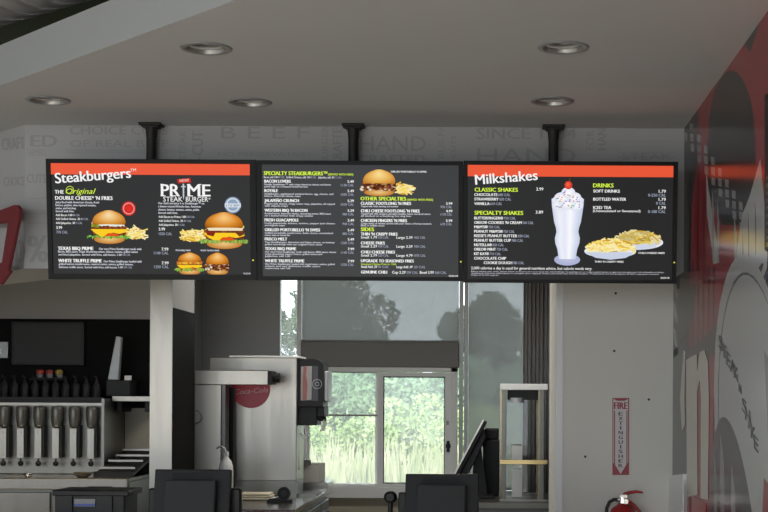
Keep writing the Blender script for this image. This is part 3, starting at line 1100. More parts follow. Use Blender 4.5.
T('(SERVED WITH FRIES)', 407, 433, 200.6, 2, GRN, bold=.02)
for s, x1, y, pr_, cal, lines in (("CLASSIC FOOTLONG 'N FRIES", 411, 203.3, '3.99', '930 CAL', [('Topped with relish, ketchup and mustard', 398)]),
                                 ("CHILI CHEESE FOOTLONG 'N FRIES", 419.5, 210.7, '4.99', '1170 CAL', [('Topped with chili, mustard, shredded cheddar cheese and diced onions', 430.5), ('all stacked on a footlong hot dog bun', 411)]),
                                 ("CHICKEN FINGERS 'N FRIES", 407, 220.3, '5.99', '670 CAL', [('Crispy strips of chicken served with your choice of honey mustard,', 431.5), ('BBQ or buffalo sauce', 384.5)])):
    T(s, 361, x1, y + 1.6, 3.0, WHT, bold=.045)
    T(pr_, 446, 452.3, y + 1.2, 2.5, WHT, bold=.03)
    T(cal, 440.5, 452, y + 4.6, 2.5, GRY, bold=.02)
    for i, (t, x2) in enumerate(lines):
        T(t, 361, x2, y + 3.9 + 2.1 * i, 1.7, PALE, bold=.028)
T('SIDES', 361, 374, 231, 3.6, GRN, bold=.05)
for s, x1, y, a, a2, c, c2 in (("THIN 'N CRISPY FRIES", 397.5, 233.8, 'Small 1.79', '230 CAL', 'Large 2.39', '450 CAL'),
                               ('CHEESE FRIES', 384.8, 242.7, 'Small 2.29', '430 CAL', 'Large 3.29', '700 CAL'),
                               ('CHILI CHEESE FRIES', 395, 251.7, 'Small 2.79', '520 CAL', 'Large 4.79', '1070 CAL'),
                               ('UPGRADE TO SEASONED FRIES', 413.7, 260.5, 'Small Add .29', '10 CAL', 'Large Add .49', '20 CAL')):
    T(s, 361, x1, y + 1.5, 2.9, WHT, bold=.045)
    yy = y + 4.6 + (2.6 if s[0] == 'U' else 0)
    T(a, 361, 377, yy, 2.5, WHT, bold=.02)
    T(a2, 378, 388.8, yy, 2.5, GRY, bold=.02)
    T(c, 396.5, 412.5, yy, 2.5, WHT, bold=.02)
    T(c2, 414, 425.6, yy, 2.5, GRY, bold=.02)
T('Seasoned Cheese Fries or Chili', 361, 396, 264.7, 1.9, GRN, bold=.01)
T('GENUINE CHILI', 361, 387, 273.2, 2.9, WHT, bold=.045)
T('Cup 2.29', 392.2, 405.5, 273.2, 2.7, WHT, bold=.02)
T('290 CAL', 406.5, 418, 273.2, 2.5, GRY, bold=.02)
T('Bowl 3.99', 420, 433.8, 273.2, 2.7, WHT, bold=.02)
T('560 CAL', 435, 446.5, 273.2, 2.5, GRY, bold=.02)
T('©2018', 449, 458, 276, 1.5, WHT, bold=.03)
p.build('menu_text', M['screen_pic'], b.root)
p = b.new()
p.k = 3
fries(p, 394, 413, 182, 193, 46, lambda x: 179 + (x - 394) * .5)
burger(p, 363, 395.5, 170, 196.3, 'onion', (rgb(250, 225, 150), rgb(230, 175, 85), rgb(185, 115, 40)))
p.build('burger_picture', M['screen_pic'], b.root)
B2 = b

# ---- right screen
b = Board(463.5, 677, 162, 283, 'right black menu screen with an orange heading reading Milkshakes and a picture of a milkshake')
b.frame(467.5, 672.5, 166, 279.5, (674.7, 261.8))
p = b.new()
rect(p, 467.5, 672.5, 166, 177.2, (0, 0, 0))
p.build('heading_band', M['orange'], b.root)
p = b.new()
p.k = 3
T = p.text
T('Milkshakes', 475.5, 537.5, 185.6, 10, WHT, rot=4.8, bold=.02, res=4)
T('CLASSIC SHAKES', 474.6, 517.6, 192.3, 3.9, GRN, bold=.035)
T('2.99', 536, 543, 191, 3.0, WHT, bold=.02)
T('SPECIALTY SHAKES', 474.6, 523, 215.2, 3.9, GRN, bold=.035)
T('3.89', 535.6, 543, 213.8, 3.0, WHT, bold=.02)
for s, x1, c, x2, y in (('CHOCOLATE', 497.3, '600 CAL', 510, 195.2), ('STRAWBERRY', 498.4, '620 CAL', 511, 199.6), ('VANILLA', 489.5, '610 CAL', 502, 204.1),
                        ('BUTTERFINGER®', 503, '750 CAL', 515.6, 218.4), ("OREO® COOKIES 'N CREAM", 521.5, '760 CAL', 533.6, 222.8), ("M&M'S®", 487.8, '750 CAL', 500, 227.2),
                        ("PEANUT M&M'S®", 502.8, '720 CAL', 514.6, 231.6), ("REESE'S PEANUT BUTTER", 517.3, '830 CAL', 529.4, 236), ('PEANUT BUTTER CUP', 511, '780 CAL', 523.4, 240.5),
                        ('NUTELLA®', 492, '830 CAL', 504, 245), ('OREO® MINT', 496, '730 CAL', 508, 249.4), ('KIT KAT®', 489, '710 CAL', 501, 253.9)):
    T(s, 474.3, x1, y + 1.5, 2.8, WHT, bold=.03)
    T(c, x1 + .8, x2, y + 1.5, 2.7, GRY, bold=.02)
T('CHOCOLATE CHIP', 474.3, 506.3, 259.9, 2.8, WHT, bold=.03)
T('COOKIE DOUGH', 484, 512.3, 264.3, 2.8, WHT, bold=.03)
T('780 CAL', 513, 524.3, 264.3, 2.7, GRY, bold=.02)
T('2,000 calories a day is used for general nutrition advice, but calorie needs vary.', 471.3, 592.5, 269.6, 2.8, WHT, bold=.012)
T('Before placing your order, please inform us if a person in your party has a food allergy. Consuming raw or undercooked meats or eggs may increase your risk of foodborne illness.', 471.3, 665, 272.3, 1.3, PALE)
T('Additional nutrition information is available upon request. Prices and items may vary by location. Trademarks are the property of their respective owners.', 471.3, 660, 274.1, 1.3, PALE)
T('All rights reserved. While supplies last.', 471.3, 499, 275.9, 1.3, PALE)
T('DRINKS', 592.8, 613, 187.6, 4.0, GRN, bold=.035)
for s, x1, y, c in (('SOFT DRINKS', 619.3, 191.2, '0-250 CAL'), ('BOTTLED WATER', 625.7, 199.2, '0 CAL'), ('ICED TEA', 611, 207.5, '0-100 CAL')):
    T(s, 593, x1, y + 1.5, 3.0, WHT, bold=.03)
    T('1.79', 658.3, 665.3, y + 1.4, 3.0, WHT, bold=.02)
    T(c, 665.3 - (17.5 if len(c) > 6 else 9.5), 665.3, y + 5.2, 2.9, GRY, bold=.02)
T('(Unsweetened or Sweetened)', 592.8, 640.2, 212, 2.5, WHT, bold=.015)
T('CHILI CHEESE FRIES', 638.8, 665, 253.3, 1.8, WHT, bold=.03)
T("THIN 'N CRISPY FRIES", 595, 624, 262.2, 1.8, WHT, bold=.03)
T('©2018', 661.5, 670, 278, 1.6, WHT, bold=.03)
p.build('menu_text', M['screen_pic'], b.root)
p = b.new()
p.k = 3
# milkshake in a fluted glass on a foot
p.grid_ellipse(567.5, 259.6, 13, 5.8, rgb(190, 195, 225), rgb(170, 175, 210))
glass = [(199, 16.2), (206, 15.8), (214, 14.6), (222, 13.4), (228, 11.5), (232, 11.0), (238, 12.5), (243, 12.1), (249, 10.0), (255, 9.0), (259, 8.4)]
for i in range(len(glass) - 1):
    (ya, wa), (yb, wb) = glass[i], glass[i + 1]
    cs = [rgb(205, 212, 232), rgb(238, 240, 250), rgb(228, 232, 246), rgb(250, 250, 255), rgb(220, 226, 242), rgb(196, 204, 228)]
    for k in range(5):
        f0, f1 = -1 + .4 * k, -.6 + .4 * k
        p.poly([(567.5 + wa * f0, ya), (567.5 + wa * f1, ya), (567.5 + wb * f1, yb), (567.5 + wb * f0, yb)], [cs[k], cs[k + 1], cs[k + 1], cs[k]])
p.grid_ellipse(567.5, 200.5, 15.8, 6, rgb(240, 243, 250), rgb(225, 230, 244))
for cx, cy, rx, ry in ((560, 205, 8, 6), (575, 205, 8, 6), (567, 203, 9, 7), (562, 198, 8, 5.5), (574, 198, 7, 5.5), (568, 193, 7, 5.5)):
    p.grid_ellipse(cx, cy, rx, ry, rgb(255, 255, 255), rgb(222, 226, 240), 20)
for _ in range(46):
    x = 567.5 + rnd.uniform(-12, 12)
    y = rnd.uniform(191, 208)
    if abs(x - 567.5) > (y - 186) * .9:
        continue
    c = rnd.choice([rgb(220, 60, 60), rgb(60, 110, 210), rgb(70, 170, 80), rgb(240, 170, 40), rgb(150, 80, 180)])
    p.grid_ellipse(x, y, .8, .6, c, c, 6)
p.grid_ellipse(568, 185.6, 3.9, 4.1, rgb(245, 110, 80), rgb(205, 40, 25), off=(-.8, -1.2))
p.poly([(568, 182.3), (568.6, 182.3), (570, 178.8), (569.4, 178.6)], rgb(150, 60, 40))
p.build('milkshake_picture', M['screen_pic'], b.root)
p = b.new()
p.k = 3
p.grid_ellipse(638, 242, 25.5, 7.2, rgb(195, 205, 225), rgb(235, 240, 250))
p.poly([(613, 243), (663, 241), (655, 247), (640, 249.5), (622, 249)], rgb(205, 212, 230))
fries(p, 617, 659, 229, 243, 120, lambda x: 228 + abs(x - 638) * .42, .8)
fries(p, 622, 650, 231, 240, 30, None, .55)
p.grid_ellipse(610.5, 251, 26, 6.6, rgb(195, 205, 225), rgb(235, 240, 250))
p.poly([(585, 252), (636, 252), (626, 257.5), (611, 259.3), (596, 257.5)], rgb(200, 208, 228))
fries(p, 588, 634, 238, 251, 150, lambda x: 236 + abs(x - 610) * .5)
p.build('fries_pictures', M['screen_pic'], b.root)
B3 = b

# ceiling mounts
MO = [(151.5, 'black ceiling pole mount holding the left burger menu screen'),
      (353.5, 'black ceiling pole mount holding the middle menu screen'),
      (553.5, 'black ceiling pole mount holding the milkshake menu screen')]
m0 = None
for px, lab in MO:
    c = P(px, 126, 6.95)
    if m0 is None:
        m0 = thing('screen_mount', lab, 'mount', (c.x, c.y, CEIL), 'ceiling mounts of the menu screens')
        x, y = c.x, c.y
        mb = MB().box(x - 0.055, x + 0.055, y - 0.045, y + 0.045, CEIL - 0.012, CEIL)
        mb.prism([(x - 0.04, y - 0.035), (x + 0.04, y - 0.035), (x + 0.04, y + 0.035), (x - 0.04, y + 0.035)], CEIL - 0.022, CEIL - 0.012)
        mb.build('ceiling_plate', M['black_matt'], m0, bevel=0.003)
        mb = MB().cyl((x, y, CEIL - 0.022), (x, y, CEIL - 0.07), 0.030, 0.026, 20).cyl((x, y, CEIL - 0.05), (x, y, 2.40), 0.025, seg=20)
        mb.build('pole', M['black_matt'], m0)
        mb = MB().box(x - 0.07, x + 0.07, y - 0.07, y + 0.02, 2.36, 2.62).box(x - 0.12, x + 0.12, y - 0.075, y - 0.07, 2.40, 2.58)
        mb.build('screen_bracket', M['black_matt'], m0)
    else:
        c2 = copy_tree(m0, None, (c.x - m0.location.x, 0, 0))
        c2['label'] = lab

# ================================================================== MURAL on the right wall
def on_right(px, py, off):
    r = P(px, py, 1.0) - Vector((0, 0, EYE))
    t = (RX - off) / r.x
    return Vector((r.x * t, r.y * t, EYE + r.z * t))


mural = thing('wall_mural', 'red, black and grey logo mural covering the glossy right wall', 'mural', (RX - 0.001, 5.8, 1.6))
p = Print(lambda x, y, k: on_right(x, y, 0.0005 + 0.00001 * k))
RED, BLK, WHI, CRM, DGR = (0.30, 0.030, 0.042), (0.030, 0.028, 0.028), (0.44, 0.44, 0.43), (0.56, 0.53, 0.46), (0.10, 0.10, 0.10)
x9 = 800
p.poly([(671, 640), (683.5, 124), (768, 2.5), (800, -45), (800, 640)], BLK)
# big red field with the dark egg
p.poly([(697, 104), (742, 41), (750, 53), (766, 5), (800, -45), (800, 300), (768, 300), (690, 300), (692, 200), (700, 140)], RED)
egg = []
for i in range(33):
    t = math.radians(180 * i / 32)
    egg.append((731.5 + 23.5 * math.cos(t), 140 - 69 * math.sin(t)))
egg = egg[::-1]
p.poly(egg + [(756, 165), (757, 205), (742, 225), (722, 225), (707, 190), (706.5, 150)], BLK)
p.poly([(683.5, 125), (697, 104), (692, 150), (684, 190)], BLK)
# chequered ribbon from the upper corner down to the right
for i in range(17):
    for j in range(3):
        if (i + j) % 2:
            continue
        x = 683.5 + i * 3.5 + j * 3.2
        y = 132 + i * 5.6 - j * 4.6
        p.poly([(x, y), (x + 3.7, y + 1.2), (x + 3.7, y + 9.2), (x, y + 8)], (0.27, 0.27, 0.27))
# pale peaks and streaks
p.poly([(760.5, 158), (764, 200), (768, 215), (770, 300), (730, 300), (737, 250), (742, 215), (750, 195)], WHI)
p.poly([(800, 90), (800, 300), (766, 300), (769, 170)], DGR)
p.poly([(706, 170), (711, 205), (716, 235), (722, 285), (716, 292), (712, 250), (707, 215)], WHI)
for x, y0, y1, w_ in ((712, 186, 262, 2), (717, 198, 268, 2.4), (734, 212, 300, 3), (742, 225, 262, 1.4), (748, 210, 300, 1.2), (755, 200, 255, 1.3)):
    p.poly([(x, y0), (x + w_, y0 + 25), (x + w_ * .8, y1), (x + w_ * .2, y1)], (0.30, 0.30, 0.30) if x < 740 else DGR)
for x, y0, y1, w_ in ((686, 178, 330, 2.6), (697, 160, 300, 1.5), (703, 180, 290, 1.5)):
    p.poly([(x, y0), (x + w_, y0 + 20), (x + w_, y1), (x, y1)], (0.05, 0.03, 0.03))
# big dark letters next to the badge
p.text('GRAN', 727, 768, 285, 34, (0.07, 0.07, 0.085), rot=-22, bold=.01)
# lower red bars between dark slats
p.poly([(690, 270), (722, 262), (722, 300), (716, 330), (714, 400), (712, 512), (705, 600), (686, 600), (688, 420)], RED)
for i in range(6):
    x = 687 + i * 5.2
    p.poly([(x, 262 + i), (x + 2.1, 262 + i), (x + 1.4, 360 - i * 4), (x - .4, 368 - i * 4)], (0.06, 0.02, 0.022))
p.poly([(673, 290), (697, 285), (690, 325), (679, 345), (672, 352)], (0.055, 0.052, 0.05))
for k, y in enumerate((275, 300, 325, 352)):
    p.poly([(672, y), (676, y + 6), (678, y + 24), (674, y + 18)], (0.30, 0.30, 0.29))
p.poly([(686, 352), (718, 325), (718, 352), (692, 372)], (0.05, 0.045, 0.04))
# dark lower strip, then the big cream letter
p.poly([(671.5, 360), (687, 345), (690, 480), (671, 480)], (0.09, 0.09, 0.09))
# badge
ov = lambda cx, cy, rx, ry, n=44: [(cx + rx * math.cos(2 * math.pi * i / n), cy - ry * math.sin(2 * math.pi * i / n)) for i in range(n)]
def tilt_oval(cx, cy, rx, ry, sl, n=48):
    return [(x, y + (x - cx) * sl) for x, y in ov(cx, cy, rx, ry, n)]
p.poly(tilt_oval(757, 455, 43, 190, 1.5), WHI)
p.poly(tilt_oval(758, 458, 40, 176, 1.5), (0.12, 0.12, 0.12))
p.poly(tilt_oval(758.3, 459, 39.5, 174.5, 1.5), (0.43, 0.43, 0.42))
pho = tilt_oval(737, 590, 27, 150, 3.2)
p.poly(pho, (0.075, 0.075, 0.075))
for x, y0, y1, w_, c in ((714, 450, 600, 3, .2), (720, 432, 600, 4, .22), (727, 435, 600, 2.4, .04), (731, 462, 600, 4, .27), (738, 480, 600, 3, .04), (743, 505, 600, 3, .22)):
    p.poly([(x, y0), (x + w_, y0 + 30), (x + w_ * 1.3, y1), (x, y1)], (c, c, c))
p.poly([(764, 478), (780, 500), (780, 600), (758, 600)], RED)
p.poly([(764, 350), (800, 420), (800, 505), (770, 478)], (0.28, 0.28, 0.28))
p.build('mural_print', M['mural'], mural)
p = Print(lambda x, y, k: on_right(x, y, 0.0024 + 0.00001 * k))
# letter n
p.poly([(686, 360), (692, 356), (697, 354), (697.5, 495), (687, 497)], CRM)
p.poly([(697, 372), (700, 352), (704.5, 350), (708, 362), (709, 400), (708, 500), (700.5, 498), (700.8, 395), (699.5, 380), (697.5, 392)], CRM)
p.poly([(680, 398), (683.5, 350), (685.5, 352), (684.5, 395), (685, 425), (682, 432)], CRM)
p.poly([(692, 495), (706, 504), (706, 640), (690, 640)], (0.36, 0.03, 0.03))
p.build('mural_emblem', M['mural'], mural)
p = Print(lambda x, y, k: on_right(x, y, 0.0027 + 0.00001 * k))
# lettering round the badge
arc = [(720.6, 343), (724.2, 351), (728.2, 359.5), (732.4, 366.5), (736, 373), (737.5, 377), (740, 386), (744.2, 406), (747.3, 415), (750, 423.5), (753, 433), (756, 443.5)]
for i, (ch, (x, y)) in enumerate(zip("STEAK'NSHAKE", arc)):
    if ch == "'":
        p.poly([(x - .4, y - 3), (x + .5, y - 2), (x + .3, y + 2), (x - .3, y + 1)], (0.03, 0.028, 0.028))
        continue
    w_ = 2.1 if i != 6 else 1.2
    p.text(ch, x - w_, x + w_, y + 7 - 1.2 * w_, 14 if i != 6 else 9, (0.006, 0.005, 0.005), bold=.012, res=4, slope=1.2)
p.build('mural_lettering', M['mural'], mural)
# narrow dark panel at the right edge with tiny marks, white low box
o = MB()
mk = [on_right(a, c, 0.0) for a, c in ((766, 95), (774, 90), (774, 255), (766, 250))]
o.slab(mk, (-1, 0, 0), 0.005)
t = thing('wall_notice', 'narrow dark notice strip on the mural wall near the right edge', 'notice', tuple(mk[0]))
o.build('strip', M['charcoal'], t)
p = Print(lambda x, y, k: on_right(x, y, 0.0054 + 0.00002 * k))
for i in range(9):
    y = 180 + i * 7.5
    p.text('MENU'[i % 4], 766.5, 768.5, y, 4, (0.4, 0.4, 0.36), bold=.02)
p.text('OPEN', 765.8, 771, 247, 5, (0.5, 0.42, 0.05), bold=.02)
p.build('strip_print', M['mural'], t)
q = [on_right(a, c, 0.0) for a, c in ((671.2, 476), (687, 474), (687, 640), (671.2, 640))]
struct(MB().slab(q, (-1, 0, 0), 0.02).build('trim_wainscot', M['alu']))
q = [on_right(a, c, 0.02) for a, c in ((674, 482), (684, 480), (684, 640), (674, 640))]
struct(MB().slab(q, (-1, 0, 0), 0.006).build('trim_wainscot_panel', M['alu']))

# ================================================================== LEFT RED ARROW SIGN
out = [(-40, 222), (0, 210.5), (15.5, 204.8), (18.5, 205.2), (20.6, 208.5), (20, 218), (9.2, 269.5), (11.6, 271), (1.6, 284.8), (-9, 262), (-2, 264.5), (3.6, 262), (9.6, 222.5), (0, 223.4), (-40, 234)]
pts = [on_diag(a, c, 0.10) for a, c in [(v[0] - 2.0, v[1]) for v in out]]
n2 = Vector((math.sqrt(.5), math.sqrt(.5), 0))
ar = thing('arrow_sign', 'dark red bent arrow sign at the left edge pointing down', 'sign', tuple(pts[3]))
MB().slab(pts, n2, 0.022).build('arrow', M['red_arrow'], ar, bevel=0.004)
mb = MB()
for a, c in ((1, 217), (-28, 226)):
    q = on_diag(a, c, 0.079)
    MB().cyl(q, q + n2 * 0.079, 0.012).build('standoff', M['steel_dull'], ar)

# ================================================================== WHITE WALL: fire sign, extinguisher, screws
y_ = WY
f = lambda px, py, off=0.0: P(px, py, WY - off)
fs_ = thing('fire_extinguisher_sign', 'red and white sign reading FIRE EXTINGUISHER above the extinguisher', 'sign', tuple(f(620.5, 437)))
MB().slab([f(a, c) for a, c in ((612.4, 398), (629, 398), (629, 475), (612.4, 475))], (0, -1, 0), 0.003).build('plate', M['sign_white'], fs_)
fr = Print(lambda x, y, k: f(x, y, 0.0034 + 0.00004 * k))
R_ = (0, 0, 0)
rect(fr, 612.4, 629, 398, 399.2, R_)
fr.poly([(613.8, 399), (627.8, 399), (624.5, 400.8), (617, 400.8)], R_)
rect(fr, 612.4, 613.3, 398, 475, R_)
rect(fr, 628.1, 629, 398, 475, R_)
rect(fr, 614.0, 615.0, 410.5, 466, R_)
rect(fr, 626.4, 627.4, 410.5, 466, R_)
fr.text('FIRE', 614.2, 627.4, 409, 6.8, R_, bold=.04)
fr.poly([(612.4, 475), (612.4, 463), (614, 463), (620.6, 474)], R_)
fr.poly([(629, 475), (620.6, 474), (627.4, 463), (629, 463)], R_)
rect(fr, 612.4, 629, 473.6, 475, R_)
fr.build('red_print', M['sign_red'], fs_)
fr = Print(lambda x, y, k: f(x, y, 0.0036 + 0.00004 * k))
for i, ch in enumerate('EXTINGUISHER'):
    yb = 415.5 + i * 4.72
    fr.text(ch, 618.7 if ch != 'I' else 620.2, 622.7 if ch != 'I' else 621.2, yb, 3.6, R_, bold=.04)
fr.build('letters', M['sign_black'], fs_)

ec = P(623, 505, WY - 0.115)
ex, ey = ec.x, ec.y
zt = P(623, 503, ey).z
e = thing('fire_extinguisher', 'red fire extinguisher with a black hose hanging on the white wall', 'fire extinguisher', (ex, ey, zt - 0.5))
MB().lathe((ex, ey, 0), [(0, zt - .47), (.066, zt - .47), (.07, zt - .455), (.07, zt - .06), (.06, zt - .03), (.03, zt - .008), (.022, zt), (0, zt)], 28).build('cylinder', M['red'], e)
lb = MB()
vs = []
for zz in (zt - .33, zt - .06):
    for i in range(13):
        a = math.radians(-150 + 120 * i / 12)
        vs.append((ex + .0712 * math.cos(a), ey + .0712 * math.sin(a), zz))
lb.add(vs, [(i, i + 1, 14 + i, 13 + i) for i in range(12)], True)
lb.build('label', M['sign_white'], e)
mb = MB().cyl((ex, ey, zt - .005), (ex, ey, zt + .03), .022, .018).cyl((ex - .03, ey, zt + .018), (ex + .005, ey, zt + .018), .011).box(ex - .018, ex + .022, ey - .014, ey + .014, zt + .026, zt + .046)
mb.build('valve', M['chrome'], e, bevel=0.003)
hp = lambda a, c: P(a, c, ey)
MB().tube([hp(622, 497.3), hp(625, 494), hp(630, 492.4), hp(636, 491.6), hp(643, 492.6)], [.011, .010, .009, .008, .005], 8).build('lever', M['red'], e)
MB().tube([hp(625, 499.3), hp(629, 501.5), hp(634, 505.5), hp(639, 511), hp(641, 514)], [.010, .010, .009, .008, .008], 8).build('carry_handle', M['red'], e)
MB().tube([hp(619, 500), hp(614, 499.6), hp(609.5, 502), hp(606.8, 508), hp(606, 520), hp(607.5, 560), hp(610, 585)], .0095, 10).build('hose', M['rubber'], e)
MB().tube([hp(610, 585), hp(611, 600)], [.012, .016], 10).build('nozzle', M['rubber'], e)
MB().cyl((ex + .012, ey - .022, zt + .01), (ex + .012, ey - .034, zt + .01), .013).build('gauge', M['chrome'], e)
MB().box(ex - .03, ex + .03, ey + .068, WY, zt - .30, zt - .05).box(ex - .074, ex + .074, ey - .02, ey + .075, zt - .19, zt - .165).build('wall_bracket', M['black_matt'], e)
for px, py, lab in ((615.5, 293.5, 'highest tiny dark screw left in the white wall'), (614, 351, 'tiny dark screw in the white wall above the fire sign'),
                    (585, 456.5, 'tiny dark screw in the white wall left of the fire sign'), (648.5, 399.5, 'tiny dark screw in the white wall right of the fire sign')):
    q = P(px, py, WY)
    o = MB().cyl((q.x, WY + .004, q.z), (q.x, WY - .012, q.z), .0035).cyl((q.x, WY - .012, q.z), (q.x, WY - .016, q.z), .0065).build('wall_screw', M['black_matt'])
    tag(o, lab, 'screw', 'screws left in the white wall')

# ================================================================== FRONT COUNTER with registers and bin
ct = thing('front_counter', 'long front service counter under the menu screens, top just below the picture', 'counter', (-1.6, 6.5, 0))
MB().box(-4.6, 0.30, 6.12, 6.92, 0.95, 1.0).build('counter_top', M['counter_top'], ct, bevel=0.008)
MB().box(-4.55, 0.25, 6.18, 6.86, 0.0, 0.95).build('counter_body', M['counter_front'], ct)


def register(px0, px1, pyt, d, label, reader_left, reader_right):
    a, c = P(px0, pyt, d), P(px1, pyt, d)
    x0, x1, zt_ = a.x, c.x, a.z
    cx = (x0 + x1) / 2
    t = thing('cash_register', label, 'cash register', (cx, d + 0.1, 1.0), 'registers on the front counter')
    rot = Matrix.Rotation(math.radians(-12), 3, 'X')
    pv = (cx, d, zt_)
    hgt = min(0.27, zt_ - 1.03)
    MB().box(x0, x1, d + 0.0, d + 0.028, zt_ - hgt, zt_, rot, pv).build('screen_shell', M['charcoal'], t, bevel=0.006)
    MB().box(x0 + .012, x1 - .012, d + 0.028, d + 0.032, zt_ - hgt + .012, zt_ - .012, rot, pv).build('touch_screen', M['black'], t)
    mb = MB().box(x0 + (x1 - x0) * .17, x1 - (x1 - x0) * .17, d - 0.045, d, zt_ - hgt + .02, zt_ - 0.055, rot, pv)
    mb.build('back_cover', M['charcoal2'], t, bevel=0.008)
    mb = MB()
    for i in range(5):
        zz = zt_ - 0.018 - i * 0.007
        mb.box(x0 + (x1 - x0) * .24, x1 - (x1 - x0) * .24, d - 0.004, d, zz - .004, zz, rot, pv)
    mb.build('vent_slats', M['black'], t)
    mb = MB().box(cx - .035, cx + .035, d + 0.0, d + 0.06, 1.02, zt_ - hgt + 0.09)
    mb.build('stand', M['charcoal'], t, bevel=0.01)
    MB().box(cx - .12, cx + .12, d - 0.05, d + 0.17, 1.0, 1.025).build('base', M['charcoal'], t, bevel=0.006)
    for pxa, pxb, pya in reader_left + reader_right:
        q0, q1 = P(pxa, pya, d + .04), P(pxb, pya, d + .04)
        MB().box(q0.x, q1.x, d + 0.02, d + 0.065, q0.z - .14, q0.z).build('card_reader', M['black'], t, bevel=0.008)
    return t


register(155, 231.5, 469, 6.45, 'dark register on the front counter, left one, seen from behind', [(149.5, 157, 488)], [(230, 241.5, 488)])
register(405.5, 479, 473.5, 6.45, 'dark register on the front counter, right one before the window, seen from behind', [(398.5, 407, 492)], [])
q = P(390.5, 497, 6.5)
t = thing('pole_scanner', 'small black round scanner head on a stalk left of the right register', 'scanner', (q.x, q.y, 1.0))
MB().ball((q.x, q.y, q.z), (.031, .028, .029), 20, 12).build('head', M['black'], t)
MB().cyl((q.x, q.y - .024, q.z), (q.x, q.y - .032, q.z), .018, seg=20).build('lens', M['charcoal'], t)
MB().cyl((q.x, q.y, 1.012), (q.x, q.y, q.z - .02), .012).build('stalk', M['black'], t)
MB().cyl((q.x, q.y, 1.0), (q.x, q.y, 1.012), .04, seg=24).build('foot', M['black'], t)
# bin
a, c = P(52, 489.5, 6.55), P(126, 489.5, 6.55)
t = thing('storage_bin', 'black plastic bin with a blue label on the front counter at left', 'bin', ((a.x + c.x) / 2, 6.65, 1.0))
x0, x1, zt_ = a.x, c.x, a.z
mb = MB()
mb.box(x0 + .008, x1 - .008, 6.56, 6.80, 1.0, zt_ - .02)
mb.build('tub', M['charcoal'], t, bevel=0.008)
mb = MB().box(x0, x1 + .012, 6.55, 6.81, zt_ - .03, zt_ - .004)
mb.box(x0 + .1, x1 - .13, 6.545, 6.80, zt_ - .008, zt_)
mb.build('rim', M['black'], t, bevel=0.006)
mb = MB()
for fx in (0.26, 0.80):
    xx = x0 + (x1 - x0) * fx
    mb.box(xx - .004, xx + .004, 6.548, 6.56, 1.0, zt_ - .03)
mb.box(x0 + .01, x1 - .01, 6.552, 6.56, 1.02, 1.034)
mb.build('rib', M['black'], t)
MB().box(P(74, 500, 6.55).x, P(95, 500, 6.55).x, 6.553, 6.562, P(80, 506.5, 6.55).z, P(80, 499, 6.55).z).build('label_plate', M['label_grey'], t)
MB().box(P(74, 500, 6.55).x, P(95, 500, 6.55).x, 6.5515, 6.5535, P(80, 506.2, 6.55).z, P(80, 503.8, 6.55).z).build('blue_stripe', M['label_blue'], t)

# ================================================================== BACK COUNTER, SHAKE UNIT (left)
CB = 1.035
bc = thing('back_counter', 'stainless back counter under the milkshake unit at left', 'counter', (-3.5, 10, 0))
mb = MB().box(-4.6, -2.5, 9.6, 10.588, CB - .03, CB)
mb.build('worktop', M['steel_top'], bc, bevel=0.006)
MB().box(-4.6, -2.5, 9.585, 9.60, CB - .075, CB - .004).build('front_rail', M['steel'], bc, bevel=0.004)
MB().box(-4.6, -2.5, 9.64, 10.58, 0.1, CB - .03).build('body', M['steel_dull'], bc)
mb = MB()
for i in range(4):
    xx = -4.55 + i * .51
    mb.box(xx, xx + .49, 9.62, 9.64, .16, CB - .1)
mb.build('cabinet_door', M['steel'], bc, bevel=0.004)

ux0, ux1 = -3.95, P(104.5, 430, 10.1).x
UZ = P(50, 401, 10.1).z
un = thing('milkshake_station', 'steel milkshake station with a row of upright mixing spindles on the back counter', 'drink machine', ((ux0 + ux1) / 2, 10.3, CB))
MB().box(ux0, ux1, 10.1, 10.55, CB, UZ).build('body', M['steel_dull'], un, bevel=0.005)
mb = MB().box(ux0 - .005, ux1 + .005, 10.06, 10.56, UZ, UZ + .012)
mb.box(ux0, ux1, 10.05, 10.062, UZ - .012, UZ + .028)
mb.build('top_rail', M['black'], un)
MB().box(ux1, ux1 + .02, 10.02, 10.56, CB, UZ + .02).build('end_panel', M['steel_dull'], un)
mb = MB()
mb.box(ux0, ux1, 10.085, 10.10, UZ - .03, UZ - .012)
mb.build('top_trim', M['steel'], un)
for k in range(6):
    cx = P(3 + 17.55 * k + .35, 420, 10.02).x
    tp = MB().lathe((cx, 10.035, 0), [(0, P(0, 427, 10).z), (.03, P(0, 427, 10).z), (.034, P(0, 424, 10).z), (.040, P(0, 418, 10).z), (.041, P(0, 409, 10).z), (.036, P(0, 406, 10).z), (0, P(0, 405.5, 10).z)], 20).build('spindle', M['canister'], un)
    z0, z1 = P(0, 458.5, 10).z, P(0, 428, 10).z
    mb = MB().box(cx - .027, cx + .027, 10.008, 10.022, z0, z1)
    for zz in (z0 + .03, z1 - .03):
        mb.cyl((cx, 10.008, zz), (cx, 10.002, zz), .008)
    mb.build('front_strip', M['steel'], tp, bevel=0.004)
    MB().box(cx - .013, cx + .040, 10.022, 10.1, z0 + .01, z1 + .02).build('back_strip', M['charcoal'], tp)
    mb = MB().cyl((cx, 10.02, z0), (cx, 10.02, z0 - .02), .006).ball((cx, 10.02, z0 - .035), (.02, .02, .021))
    mb.build('knob', M['black'], tp)
